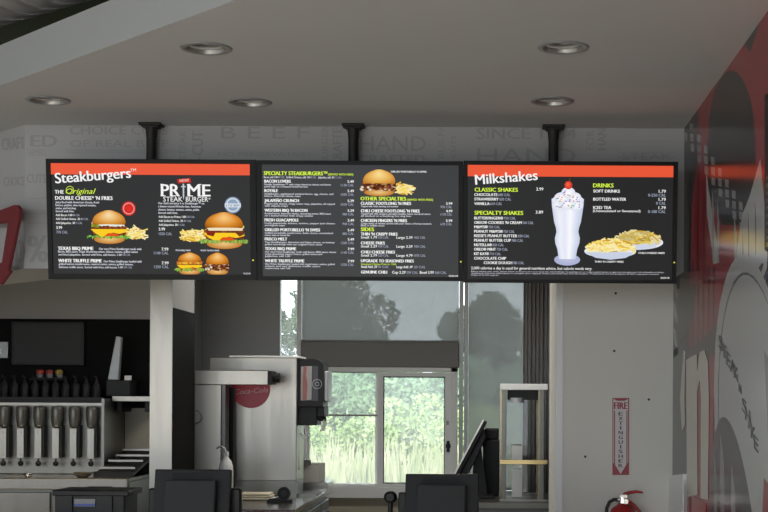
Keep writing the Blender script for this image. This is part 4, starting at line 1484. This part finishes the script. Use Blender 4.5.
# dark pump bottles on top
b0 = None
for k in range(10):
    px = 4.5 + 10.2 * k
    cx = P(px, 390, 10.35).x
    if b0 is None:
        b0 = thing('pump_bottle', 'dark pump bottle in the row on top of the milkshake station', 'bottle', (cx, 10.35, UZ + .012), 'pump bottles on the milkshake station')
        z = UZ + .012
        MB().lathe((cx, 10.35, z), [(0, 0), (.03, 0), (.032, .01), (.032, .09), (.024, .115), (.013, .125), (.013, .14)], 16).build('flask', M['charcoal'], b0)
        MB().cyl((cx, 10.35, z + .138), (cx, 10.35, z + .165), .012, .008).box(cx - .006, cx + .006, 10.30, 10.358, z + .163, z + .173).build('pump', M['black'], b0)
    else:
        copy_tree(b0, None, (cx - b0.location.x, 0, 0))
# little black wall shelf with three jars, order screen, wall plate
q0, q1 = P(32, 378, 10.5), P(68, 378, 10.5)
o = MB().box(q0.x, q1.x, 10.44, KY - .012, q0.z - .014, q0.z).build('wall_shelf', M['black'])
tag(o, 'short black shelf on the black kitchen wall holding three small jars', 'shelf')
jars = [(40, (0.40, 0.05, 0.03), 'small jar with a red lid, leftmost on the short black shelf'), (49.5, (0.34, 0.06, 0.05), 'small jar with a dull red lid between the other two jars'), (59, (0.42, 0.30, 0.05), 'small jar with a yellow lid, rightmost on the short black shelf')]
for px, cc, lab in jars:
    c = P(px, 378, 10.49)
    t = thing('jar', lab, 'jar', tuple(c), 'jars on the short black shelf')
    MB().lathe(c, [(0, 0), (.022, 0), (.026, .006), (.026, .022), (.022, .03)], 16).build('pot', M['label_grey'], t)
    MB().lathe(c, [(.027, .03), (.028, .034), (.027, .058), (.014, .062), (0, .062)], 16).build('lid', mat('jar_lid', cc, .4), t)
t = thing('order_display', 'black switched-off order display on the black kitchen wall', 'screen', tuple(P(47, 343, 10.56)))
a, c = P(11, 365, 10.55), P(84, 322, 10.55)
MB().box(a.x, c.x, 10.555, KY - .012, a.z, c.z).build('housing', M['black'], t, bevel=.004)
MB().box(a.x + .02, c.x - .02, 10.552, 10.556, a.z + .02, c.z - .02).build('glass', M['charcoal'], t)
a, c = P(-6, 358, 10.58), P(8.5, 342, 10.58)
t = thing('wall_plate', 'pale grey wall plate on the black kitchen wall at left edge', 'wall plate', tuple(a))
MB().box(a.x, c.x, 10.57, KY - .012, a.z, c.z).build('plate', M['alu_grey'], t, bevel=.003)
MB().box((a.x + c.x) / 2 - .012, (a.x + c.x) / 2 + .012, 10.562, 10.572, a.z + .03, c.z - .05).build('switch', M['alu'], t)
# steel shelf right of the station with a black box and a grey wedge
a, c = P(107, 401, 10.2), P(152, 396.5, 10.2)
t = thing('steel_shelf', 'narrow steel wall shelf between milkshake station and steel post', 'shelf', (a.x, 10.4, a.z))
a.x = ux1 + .03
MB().box(a.x, -2.5, 10.2, KY - .012, c.z - .012, c.z).box(a.x, -2.5, 10.195, 10.21, a.z, c.z).build('board', M['steel'], t)
MB().box(a.x + .01, a.x + .04, 10.3, KY - .012, a.z - .08, c.z - .012).build('bracket', M['black'], t)
MB().box(-2.56, -2.53, 10.3, KY - .012, a.z - .08, c.z - .012).build('bracket', M['black'], t)
sz = c.z
a2, c2 = P(107, 380, 10.35), P(131, 380, 10.35)
t = thing('black_box', 'small black device box with a white tag on the steel shelf', 'box', ((a2.x + c2.x) / 2, 10.4, sz))
MB().box(a2.x, c2.x, 10.32, 10.52, sz, P(110, 380, 10.32).z).build('housing', M['black'], t, bevel=.006)
w_ = P(124, 377, 10.32)
MB().box(w_.x, w_.x + .05, 10.33, 10.345, P(110, 380, 10.32).z, P(110, 376, 10.32).z + .004).build('tag', M['white'], t)
bz = P(110, 380, 10.32).z
w0 = [P(x, y, 10.40) for x, y in ((106, 380), (117, 380), (120, 337), (114.5, 336))]
dz = bz - min(v.z for v in w0)
w0 = [v + Vector((0.01, 0, dz)) for v in w0]
o = MB().slab(w0, (0, 1, 0), .05).build('scoop_holder', M['alu_grey'], None, bevel=.006)
tag(o, 'tall tapering grey scoop holder standing on the small black box', 'holder')
# topping rail: dark pan with steel bars, steel splash behind, painted beige for its warm reflection
struct(MB().box(ux1 + .02, -2.5, KY - .02, KY - .012, CB, P(120, 408, KY).z).build('trim_splash', M['beige']))
t = thing('topping_tray', 'black sloping topping tray with steel bars right of the milkshake station', 'tray', (-2.66, 9.95, CB))
x0, x1 = ux1 + .03, -2.505
rt = Matrix.Rotation(math.radians(10), 3, 'X')
MB().box(x0, x1, 9.72, 10.5, CB + .07, CB + .09, rt).build('pan', M['black'], t)
MB().box(x0, x1, 9.72, 9.74, CB, CB + .04).build('support', M['black'], t)
MB().box(x0, x1, 10.46, 10.49, CB, CB + .14).build('support', M['black'], t)
mb = MB()
for yy, zz in ((9.80, .055), (10.02, .095), (10.22, .125), (10.40, .16)):
    mb.box(x0 + .02, x1, yy, yy + .018, CB + zz, CB + zz + .014)
mb.build('bar', M['steel'], t)
q = P(83, 483, 9.68)
t = thing('oval_dish', 'dark brown oval dish on the edge of the back counter', 'dish', (q.x, 9.68, CB))
mb = MB()
mb.lathe((0, 0, 0), [(0, 0), (.5, 0), (.85, .02), (1.0, .036), (.97, .038), (.8, .024), (0, .012)], 24)
mb.v = [(q.x + v[0] * .068, 9.68 + v[1] * .045, CB + v[2]) for v in mb.v]
mb.build('bowl', M['brown'], t)
t = thing('serving_scoop', 'steel serving scoop lying on the back counter at left', 'scoop', (P(18, 482, 9.68).x, 9.68, CB))
q = P(28, 483, 9.68)
mb = MB().lathe((q.x, 9.68, CB), [(0, 0.001), (.015, .002), (.026, .012), (.03, .028), (.027, .028), (.012, .008), (0, .006)], 18)
mb.build('bowl', M['chrome'], t)
MB().tube([(q.x - .027, 9.68, CB + .024), (q.x - .07, 9.69, CB + .02), (q.x - .15, 9.70, CB + .008)], .006, 8).build('handle', M['steel'], t)

# ================================================================== SODA COUNTER
SCZ = 0.92
sc = thing('soda_counter', 'stainless counter carrying the soda machine and running back to the window', 'counter', (-1.7, 9.4, 0))
cx0, cx1 = -1.94, -1.195
MB().box(cx0, cx1, 8.45, 10.55, SCZ - .035, SCZ).build('worktop', M['steel_top'], sc)
mb = MB().box(cx0 + .02, cx1 - .05, 8.50, 10.5, .1, SCZ - .035)
mb.build('body', M['steel_dull'], sc)
o = MB().box(-1.62, cx1, 10.12, 10.55, SCZ, SCZ + .062).build('steel_ledge', M['steel_top'], None, bevel=.003)
tag(o, 'low steel ledge at the window end of the soda counter, under the carton', 'ledge')
for i in range(4):
    ya = 8.55 + i * .49
    dr = MB().box(cx1 - .05, cx1 - .03, ya, ya + .46, SCZ - .30, SCZ - .08).build('drawer', M['steel_dull'], sc, bevel=.004)
    MB().box(cx1 - .03, cx1 - .012, ya + .12, ya + .34, SCZ - .17, SCZ - .155).build('handle', M['black'], dr)
# steel cabinet of the soda machine
md = 9.5
a, c = P(210, 355.5, md), P(297, 355.5, md)
so_ = thing('soda_machine', 'tall steel soda machine with a round red badge and a black dispensing head', 'drink machine', ((a.x + c.x) / 2, md + .35, SCZ))
ztop = a.z
MB().box(a.x, c.x, md, md + .36, SCZ + .11, ztop - .012).build('cabinet', M['steel'], so_, bevel=.004)
MB().box(P(229, 356, md).x, c.x + .012, md - .004, md + .37, ztop - .014, ztop).build('lid', M['alu'], so_, bevel=.003)
MB().box(P(236, 490, md).x, c.x, md - .006, md + .35, SCZ, SCZ + .11).build('plinth', M['steel_dull'], so_)
# round badge
bcx = P(251, 389, md)
seg = 40
bd = MB()
vs = [(bcx.x + .130 * math.cos(2 * math.pi * i / seg), md - .006, bcx.z + .130 * math.sin(2 * math.pi * i / seg)) for i in range(seg)]
bd.slab(vs[::-1], (0, 1, 0), .006)
bd = bd.build('round_badge', M['cola_red'], so_)
p = Print(lambda x, y, k: P(x, y, md - .0075) + Vector((0, -.0001 * k, 0)))
p.text('Coca-Cola', 234.5, 268, 394.5, 5.2, (0, 0, 0), shear=.3, rot=4, bold=.012)
p.build('badge_script', M['cola_ink'], so_)
# black dispensing head on the right
hx0, hx1 = c.x, P(322, 380, md + .1).x
hz0, hz1 = P(0, 405, md).z, P(0, 357, md).z
mb = MB()
pl = []
for i in range(13):
    t_ = math.radians(90 - 90 * i / 12)
    pl.append((hx1 - .07 + .07 * math.cos(t_) * 1.2, hz1 - .05 + .05 * math.sin(t_)))
pl = [(hx0, hz0), (hx0, hz1)] + [(hx1 - .07, hz1)] + pl[1:] + [(hx1 + .014, hz0)]
vs = [(x, md + .06, z) for x, z in pl]
mb.slab(vs, (0, 1, 0), .28)
hd = mb.build('dispensing_head', M['black'], so_)
# picture on its side: pale bottle shape and a ring mark on the curved front
pp = lambda x, y, k=0: P(x, y, md + .0585) + Vector((0, -.00015 * k, 0))
p = Print(pp)
p.poly([(301, 366.5), (312, 366), (311.5, 400), (300.6, 400.5)], (0.33, 0.30, 0.29))
p.poly([(303.5, 366.5), (307, 367), (306, 375), (307.6, 385), (306.5, 400), (302.5, 400), (302.6, 380)], (0.30, 0.10, 0.09))
p.poly([(312.5, 366), (318, 366), (318, 401), (312, 401)], (0.05, 0.05, 0.055))
ring(p, 317, 384, 4.2, 5.0, (0.26, 0.26, 0.27))
ring(p, 317, 384, 1.6, 2.3, (0.26, 0.26, 0.27))
p.build('side_picture', M['mural'], so_)
mb = MB().box(hx1 + .012, hx1 + .045, md + .09, md + .31, hz0 + .03, hz1 - .08)
mb.build('front_panel', M['alu_grey'], so_, bevel=.012)
p = Print(lambda x, y, k: P(x, y, md + .098) + Vector((0, -.0001 * k, 0)))
mb = MB().box(hx0, hx1 - .03, md + .07, md + .33, P(0, 424, md).z, hz0)
mb.build('valve_housing', M['black'], so_, bevel=.006)
for i in range(3):
    yy = md + .11 + i * .085
    v_ = MB().box(hx1 - .03, hx1 + .02, yy - .035, yy + .035, hz0 - .07, hz0).cyl((hx1 - .005, yy, hz0 - .10), (hx1 - .005, yy, hz0 - .06), .014)
    v_ = v_.build('valve', M['black'], so_, bevel=.004)
    MB().tube([(hx1 - .0, yy, hz0 - .07), (hx1 + .01, yy, hz0 - .12), (hx1 - .01, yy, hz0 - .17)], .006, 8).build('lever', M['alu'], v_)
mb = MB()
mb.tube([P(300, 424, md + .2), P(300, 432, md + .2), P(304, 438, md + .2)], .006, 8)
mb.tube([P(306, 424, md + .2), P(305.5, 433, md + .2), P(310, 437, md + .2)], .006, 8)
mb.tube([P(297.5, 424, md + .12), P(298, 470, md + .12)], .010, 8)
mb.build('drip_lines', M['chrome'], so_)
MB().box(c.x, c.x + .13, md + .05, md + .36, SCZ, SCZ + .02).build('drip_tray', M['steel_dull'], so_)

# L-shaped steel cup tower in front of it
td = 9.15
a, c = P(193, 370, td), P(268, 385, td)
t = thing('cup_tower', 'steel cup tower with an overhanging arm in front of the soda machine', 'dispenser', ((a.x + c.x) / 2, td + .12, SCZ))
MB().box(a.x, c.x, td, td + .22, c.z, a.z).build('arm', M['steel'], t, bevel=.004)
MB().box(a.x, P(221, 400, td).x, td + .004, td + .22, SCZ, c.z).build('column', M['steel'], t, bevel=.003)
MB().box(P(221, 400, td).x, P(224.5, 400, td).x, td + .03, td + .16, SCZ, c.z).build('side_strip', M['steel_dark'], t)
mb = MB().box(c.x, c.x + .02, td + .01, td + .21, c.z + .004, a.z - .004)
mb.cyl((c.x + .02, td + .11, (a.z + c.z) / 2), (c.x + .06, td + .11, (a.z + c.z) / 2), .03)
mb.build('end_cap', M['black'], t)
ring_c = P(193.5, 417, td)
mb = MB()
mb.tube([(ring_c.x + .012 + .042 * math.sin(math.radians(v)), td - .004, ring_c.z + .042 * math.cos(math.radians(v))) for v in range(0, 181, 15)], .005, 8)
mb.build('ring_handle', M['steel_dark'], t)
# black strip filling the dark gap behind the tower
a, c = P(224.5, 430, 9.36), P(232.5, 430, 9.36)
o = MB().box(a.x, c.x, 9.39, 9.47, SCZ, P(0, 386, 9.36).z).build('dark_gap_strip', M['black'], None, bevel=.003)
tag(o, 'slim upright black strip filling the gap between cup tower and soda machine', 'panel')

# white squeeze bottle with bent spout
q = P(226, 480, 8.95)
t = thing('spray_bottle', 'white bottle with a bent pump spout behind the left register', 'bottle', (q.x, q.y, SCZ))
h0 = P(0, 456, 8.95).z - SCZ
MB().lathe((q.x, q.y, SCZ), [(0, 0), (.042, 0), (.046, .01), (.046, h0 - .09), (.044, h0 - .06), (.034, h0 - .025), (.017, h0 - .005), (.015, h0 + .012)], 24).build('flask', M['white'], t)
MB().cyl((q.x, q.y, SCZ + h0 + .008), (q.x, q.y, SCZ + h0 + .035), .018).build('cap', M['white'], t)
MB().tube([(q.x, q.y, SCZ + h0 + .03), (q.x - .012, q.y, SCZ + h0 + .055), (q.x - .04, q.y, SCZ + h0 + .07), (q.x - .062, q.y, SCZ + h0 + .055)], .008, 8).build('spout', M['alu_grey'], t)
# folded cloth
a, c = P(240, 497, 9.25), P(273, 489, 9.25)
mb = MB().box(a.x, c.x, 9.16, 9.36, SCZ, SCZ + .016).box(a.x + .004, c.x - .004, 9.165, 9.355, SCZ + .016, SCZ + .032).box(a.x + .002, c.x - .01, 9.17, 9.35, SCZ + .032, SCZ + .046)
o = mb.build('folded_cloth', M['cloth'], None, bevel=.007)
tag(o, 'cream folded cloth lying on the steel counter by the soda machine', 'cloth')
# tape dispenser
q = P(281, 503, 9.0)
t = thing('tape_dispenser', 'small black tape dispenser on the steel counter near its edge', 'tape dispenser', (q.x, 9.0, SCZ))
mb = MB().slab([(q.x - .085, 8.97, SCZ), (q.x + .075, 8.97, SCZ), (q.x + .078, 8.97, SCZ + .02), (q.x + .01, 8.97, SCZ + .022), (q.x - .01, 8.97, SCZ + .03), (q.x - .07, 8.97, SCZ + .028), (q.x - .09, 8.97, SCZ + .012)][::-1], (0, 1, 0), .06)
mb.build('base', M['black'], t, bevel=.004)
MB().cyl((q.x + .02, 8.985, SCZ + .06), (q.x + .02, 9.015, SCZ + .06), .042, seg=24).build('roll', M['black'], t)
MB().cyl((q.x + .02, 8.983, SCZ + .06), (q.x + .02, 9.017, SCZ + .06), .02, seg=20).build('hub', M['charcoal2'], t)
MB().box(q.x - .075, q.x - .01, 8.985, 9.015, SCZ + .03, SCZ + .036, Matrix.Rotation(math.radians(-18), 3, 'Y')).build('cutter', M['chrome'], t)
# carton with one flap up
a, c = P(292, 481, 10.2), P(319.5, 464, 10.2)
rz = SCZ + .062
x0, x1, z1 = a.x, c.x, rz + .125
t = thing('open_carton', 'low white open carton on the counter end by the window', 'carton', ((x0 + x1) / 2, 10.3, rz))
mb = MB().box(x0, x1, 10.2, 10.206, rz, z1).box(x0, x1, 10.534, 10.54, rz, z1).box(x0, x0 + .006, 10.206, 10.534, rz, z1).box(x1 - .006, x1, 10.206, 10.534, rz, z1).box(x0 + .006, x1 - .006, 10.206, 10.534, rz, rz + .006)
mb.build('tray', M['card'], t)
MB().box(x0 + .008, x1 - .008, 10.21, 10.53, z1 - .03, z1 - .014).build('dark_inside', M['card_dark'], t)  # dark sheet just below the rim makes the inside dark
MB().box(x0, x1 - .06, 10.206, 10.212, z1, z1 + .055, Matrix.Rotation(math.radians(50), 3, 'X'), (x0, 10.206, z1)).build('flap', M['white'], t)

# ================================================================== RIGHT-HAND BACK COUNTER: display case, register seen edge-on
RZ_ = P(500, 502, 9.9).z
rc = thing('window_counter', 'grey counter beside the window carrying the metal display case', 'counter', (0.3, 10.3, 0))
MB().box(-.42, RX, 9.85, 10.9, RZ_ - .045, RZ_).build('worktop', M['steel_dull'], rc, bevel=.004)
MB().box(-.38, RX, 9.92, 10.88, 0, RZ_ - .045).build('body', M['steel_dark'], rc)
cd = 10.0
x0, x1 = P(500, 440, cd).x, P(500, 440, cd).x + .42
z1 = P(0, 381, cd).z
t = thing('display_case', 'open metal and glass display case beside the white wall', 'display case', ((x0 + x1) / 2, cd + .2, RZ_))
mb = MB()
pw = .016
for xx in (x0 + .028, x0 + .30):
    for yy in (cd, cd + .36):
        mb2 = MB().box(xx - pw, xx + pw, yy, yy + .03, RZ_, z1 - .04)
        pst = mb2.build('post', M['steel_dull'], t, bevel=.003)
        MB().box(xx - pw - .012, xx - pw, yy + .004, yy + .02, RZ_, z1 - .04).build('edge_glint', M['edge_glint_metal'], pst)
mb.box(x0, x0 + .34, cd - .01, cd + .40, z1 - .045, z1)
mb.build('top', M['alu'], t, bevel=.004)
zb0, zb1 = P(0, 461.5, cd).z, P(0, 457, cd).z
MB().box(x0, x0 + .34, cd - .014, cd + .0, zb0, zb1).build('front_bar', M['warm_glint'], t, bevel=.002)
MB().box(x0 + .03, x0 + .30, cd + .01, cd + .36, zb0 + .01, zb0 + .016).build('glass_shelf', M['case_glass'], t)
MB().box(x0 + .055, x0 + .30, cd + .03, cd + .2, z1 - .115, z1 - .045).build('lamp_housing', M['charcoal2'], t, bevel=.004)
MB().cyl((x0 + .12, cd + .05, z1 - .10), (x0 + .12, cd + .05, z1 - .135), .05, .055, 24).build('lamp_shade', M['alu_grey'], t)
MB().box(x0 + .05, x0 + .27, cd + .384, cd + .388, RZ_, z1 - .045).build('back_glass', M['case_glass'], t)
MB().box(x0, x0 + .34, cd - .01, cd + .40, RZ_, RZ_ + .012).build('floor_plate', M['steel'], t)
# white blocks built to imitate window reflections in the case glass
for k, (px, py, lab) in enumerate(((517, 455.5, 'white block imitating a window reflection, on the upper glass shelf of the display case'), (517, 472, 'white block imitating a window reflection, on the lower floor of the display case'))):
    q = P(px, py, cd + .22)
    zb = zb0 + .016 if k == 0 else RZ_ + .012
    hh = .11 if k == 0 else .20
    o = MB().box(q.x - .038, q.x + .038, cd + .18, cd + .26, zb, zb + hh).build('white_reflection', M['white'], None, bevel=.003)
    tag(o, lab, 'pack', 'built window reflections in the display case')

# register at the drive-through window, seen edge-on
kd = 10.15
t = thing('window_register', 'black touch-screen register seen edge-on beside the window, screen leaning back', 'cash register', (P(478, 440, kd).x, kd + .15, RZ_))
e0, e1 = P(457, 470, kd), P(483.5, 420.5, kd)
dirv = Vector((e1.x - e0.x, 0, e1.z - e0.z)).normalized()
nr = Vector((dirv.z, 0, -dirv.x))
e0 = e0 - dirv * .10
pts = [e0, e1, e1 + nr * .03, e0 + nr * .03]
MB().slab([v + Vector((0, .01, 0)) for v in pts], (0, 1, 0), .30).build('screen_shell', M['black'], t, bevel=.004)
MB().slab([v - nr * .008 for v in (e0, e1, e1 + nr * .012, e0 + nr * .012)], (0, 1, 0), .32).build('screen_edge', M['alu'], t)
pts = [e0 + dirv * .06 + nr * .03, e1 - dirv * .05 + nr * .03, e1 - dirv * .10 + nr * .075, e0 + dirv * .12 + nr * .09]
MB().slab([v + Vector((0, .04, 0)) for v in pts], (0, 1, 0), .24).build('back_cover', M['charcoal'], t, bevel=.008)
cxm = (e0.x + e1.x) / 2
mid = (e0 + e1) / 2
MB().slab([Vector((cxm + .03, kd + .12, RZ_ + .02)), Vector((cxm + .15, kd + .12, RZ_ + .02)), mid + Vector((.10, .12, .03)), mid + Vector((.05, .12, -.02))], (0, 1, 0), .08).build('stand', M['black'], t)
MB().box(cxm - .02, cxm + .20, kd + .04, kd + .30, RZ_, RZ_ + .025).build('base', M['black'], t, bevel=.006)
# black coffee brewer block between register and case
a, c = P(483, 440, 10.5), P(499.5, 440, 10.5)
t = thing('receipt_printer', 'black receipt printer tower with paper curling out between window register and display case', 'printer', ((a.x + c.x) / 2, 10.4, RZ_))
zt_ = P(0, 437, 10.5).z
MB().box(a.x, c.x, 10.5, 10.72, RZ_, zt_).build('housing', M['charcoal'], t, bevel=.01)
MB().box(a.x + .01, c.x - .005, 10.51, 10.7, zt_, P(0, 426, 10.5).z).build('lid', M['black'], t, bevel=.012)
q = P(481, 444, 10.3)
MB().slab([P(476.5, 450, 10.53), P(479, 441, 10.53), P(484, 438.5, 10.53), P(484.5, 445, 10.53), P(480, 449, 10.53)], (0, 1, 0), .05).build('paper', M['white'], t)

# ================================================================== OUTSIDE
struct(MB().box(-60, 60, 12.1, 130, -0.22, -0.12).build('ground_outside', M['grass_ground']))
struct(MB().box(-60, 60, -30, -4, -0.22, -0.12).box(-60, -6.15, -4, 12.1, -0.22, -0.12).build('ground_front', M['pave']))
struct(MB().box(-14, 14, 12.1, 19, -0.12, -0.10).build('ground_lane', M['pave']))
rg = random.Random(11)


def leaf_mass(n, shells, size, rg):
    mb = MB()
    for _ in range(n):
        c, r = shells[rg.randrange(len(shells))]
        while True:
            v = Vector((rg.uniform(-1, 1), rg.uniform(-1, 1), rg.uniform(-1, 1)))
            if 0.2 < v.length < 1:
                break
        v = v.normalized() * (0.55 + 0.45 * rg.random() ** .5)
        pt = Vector(c) + Vector((v.x * r[0], v.y * r[1], v.z * r[2]))
        if pt.z < .02:
            pt.z = rg.uniform(.02, .3)
        d = Vector((rg.gauss(0, 1), rg.gauss(0, 1), rg.gauss(0, 1) + .3)).normalized()
        e_ = d.orthogonal().normalized()
        e_ = Matrix.Rotation(rg.uniform(0, 6.28), 3, d) @ e_
        g_ = d.cross(e_)
        s = size * rg.uniform(.6, 1.3)
        mb.add([pt - e_ * s, pt - g_ * s * .5, pt + e_ * s, pt + g_ * s * .5], [(0, 1, 2, 3)])
    return mb


def bush(name, kind_mat, n, size, rg, label, group, tall=1.0):
    t = thing(name, label, 'tree' if 'tree' in name else 'bush', (0, 0, 0), group)
    shells = []
    for _ in range(7):
        a, r = rg.uniform(0, 6.28), rg.uniform(0, .9)
        z = rg.uniform(.5, 1.8) * tall
        q = rg.uniform(.6, 1.05)
        shells.append(((r * math.cos(a), r * math.sin(a), z), (q, q, q * rg.uniform(.7, 1.0))))
    leaf_mass(n, shells, size, rg).build('foliage', M[kind_mat], t)
    mb = MB()
    for k in range(4):
        a = rg.uniform(0, 6.28)
        mb.tube([(0.05 * math.cos(a), .05 * math.sin(a), 0), (.2 * math.cos(a), .2 * math.sin(a), .7 * tall), (.5 * math.cos(a), .5 * math.sin(a), 1.5 * tall)], [.05, .035, .015], 6)
    mb.build('stem', M['bark'], t)
    return t


GZ = -0.12
protos = [bush('bush', 'leaf_a', 2600, .10, rg, 'yellow-green bush in the meadow outside the window', 'yellow-green bushes outside'),
          bush('bush', 'leaf_b', 2600, .11, rg, 'blue-green bush in the thicket outside the window', 'blue-green bushes outside')]
used = [False, False]


def put(kind, px, d, s, sz=None):
    o = protos[kind] if not used[kind] else copy_tree(protos[kind])
    used[kind] = True
    q = P(px, 398, d)
    o.location = (q.x, d, GZ)
    o.rotation_euler = (0, 0, rg.uniform(0, 6.28))
    o.scale = (s, s, sz or s)


for r, d in enumerate((38.0, 42.2, 46.4, 50.6)):
    for k in range(3):
        px = 262 + (r * 67) % 134 + k * 134
        if px < 560:
            put(1, px, d, 1.02 + .05 * r, 1.0 + .08 * r + rg.uniform(-.05, .08))
for r, (d, off) in enumerate(((29.5, 0), (32.5, 52))):
    for k in range(3):
        put(0, 300 + off + k * 104, d, .62, (.48, .72, .62, .55, .62, .7)[r * 3 + k])


def tree(px, d, wpx, top, label):
    q = P(px, 398, d)
    hgt = P(px, top, d).z - GZ
    rad = wpx / FPX * d / 2
    t = thing('tree', label, 'tree', (q.x, d, GZ), 'tall trees beyond the windows')
    shells = []
    for _ in range(16):
        zz = rg.uniform(.30, .9)
        prof_ = math.sin(min(1, (1.02 - zz) / .62) * math.pi / 2)
        a, r = rg.uniform(0, 6.28), rad * prof_ * rg.uniform(.25, .75)
        k = rad * rg.uniform(.3, .45)
        shells.append(((q.x + r * math.cos(a), d + r * math.sin(a), GZ + hgt * zz), (k, k, min(k, hgt * (1.0 - zz) + .25))))
    shells.append(((q.x, d, GZ + hgt * .85), (rad * .4, rad * .4, hgt * .15)))
    leaf_mass(7000, shells, .17, rg).build('crown', M['leaf_c'], t)
    MB().tube([(q.x, d, GZ), (q.x + .1, d, GZ + hgt * .4), (q.x, d, GZ + hgt * .8)], [.22, .16, .06], 10).build('trunk', M['bark'], t)


tree(338, 58, 150, 262, 'broad dark tree beyond the wide shade above the sliding window')
tree(488, 60, 104, 292, 'rounded dark tree beyond the narrow right shade')
tree(449, 67, 44, 312, 'small dark tree right of the sky gap in the wide shade')
tree(262, 70, 70, 285, 'dark tree beyond the narrow left pane')
tree(560, 68, 60, 306, 'dark tree beyond the grey curtain')
# tall grass
mb = MB()
for _ in range(6500):
    d = rg.uniform(20.5, 27.8)
    px = rg.uniform(255, 545)
    q = P(px, 398, d)
    hh = rg.uniform(.2, .58) * (0.75 + .35 * math.sin(px * .11) * math.sin(d * .9)) + (rg.uniform(.2, .75) if rg.random() < .16 else 0)
    lx, ly = rg.uniform(-.2, .2), rg.uniform(-.1, .1)
    w_ = rg.uniform(.012, .03)
    mb.add([(q.x - w_, d, GZ), (q.x + w_, d, GZ), (q.x + lx * .5 + w_ * .6, d + ly * .5, GZ + hh * .6), (q.x + lx, d + ly, GZ + hh), (q.x + lx * .5 - w_ * .6, d + ly * .5, GZ + hh * .6)], [(0, 1, 2, 3, 4)])
o = mb.build('meadow_grass', M['grass'])
o['kind'] = 'stuff'
tag(o, 'pale tall meadow grass outside the sliding window', 'grass')
# far pale building seen through the left pane
a, c = P(322, 398, 95), P(356, 378, 95)
t = thing('far_building', 'pale low building far off behind the left window pane', 'building', (a.x, 95, GZ))
MB().box(a.x, c.x, 95, 101, GZ, P(0, 381, 95).z).build('wall', M['far_wall'], t)
MB().box(a.x - .4, c.x + .4, 94.6, 101.4, P(0, 381, 95).z, P(0, 377.5, 95).z).build('roof', M['far_roof'], t)
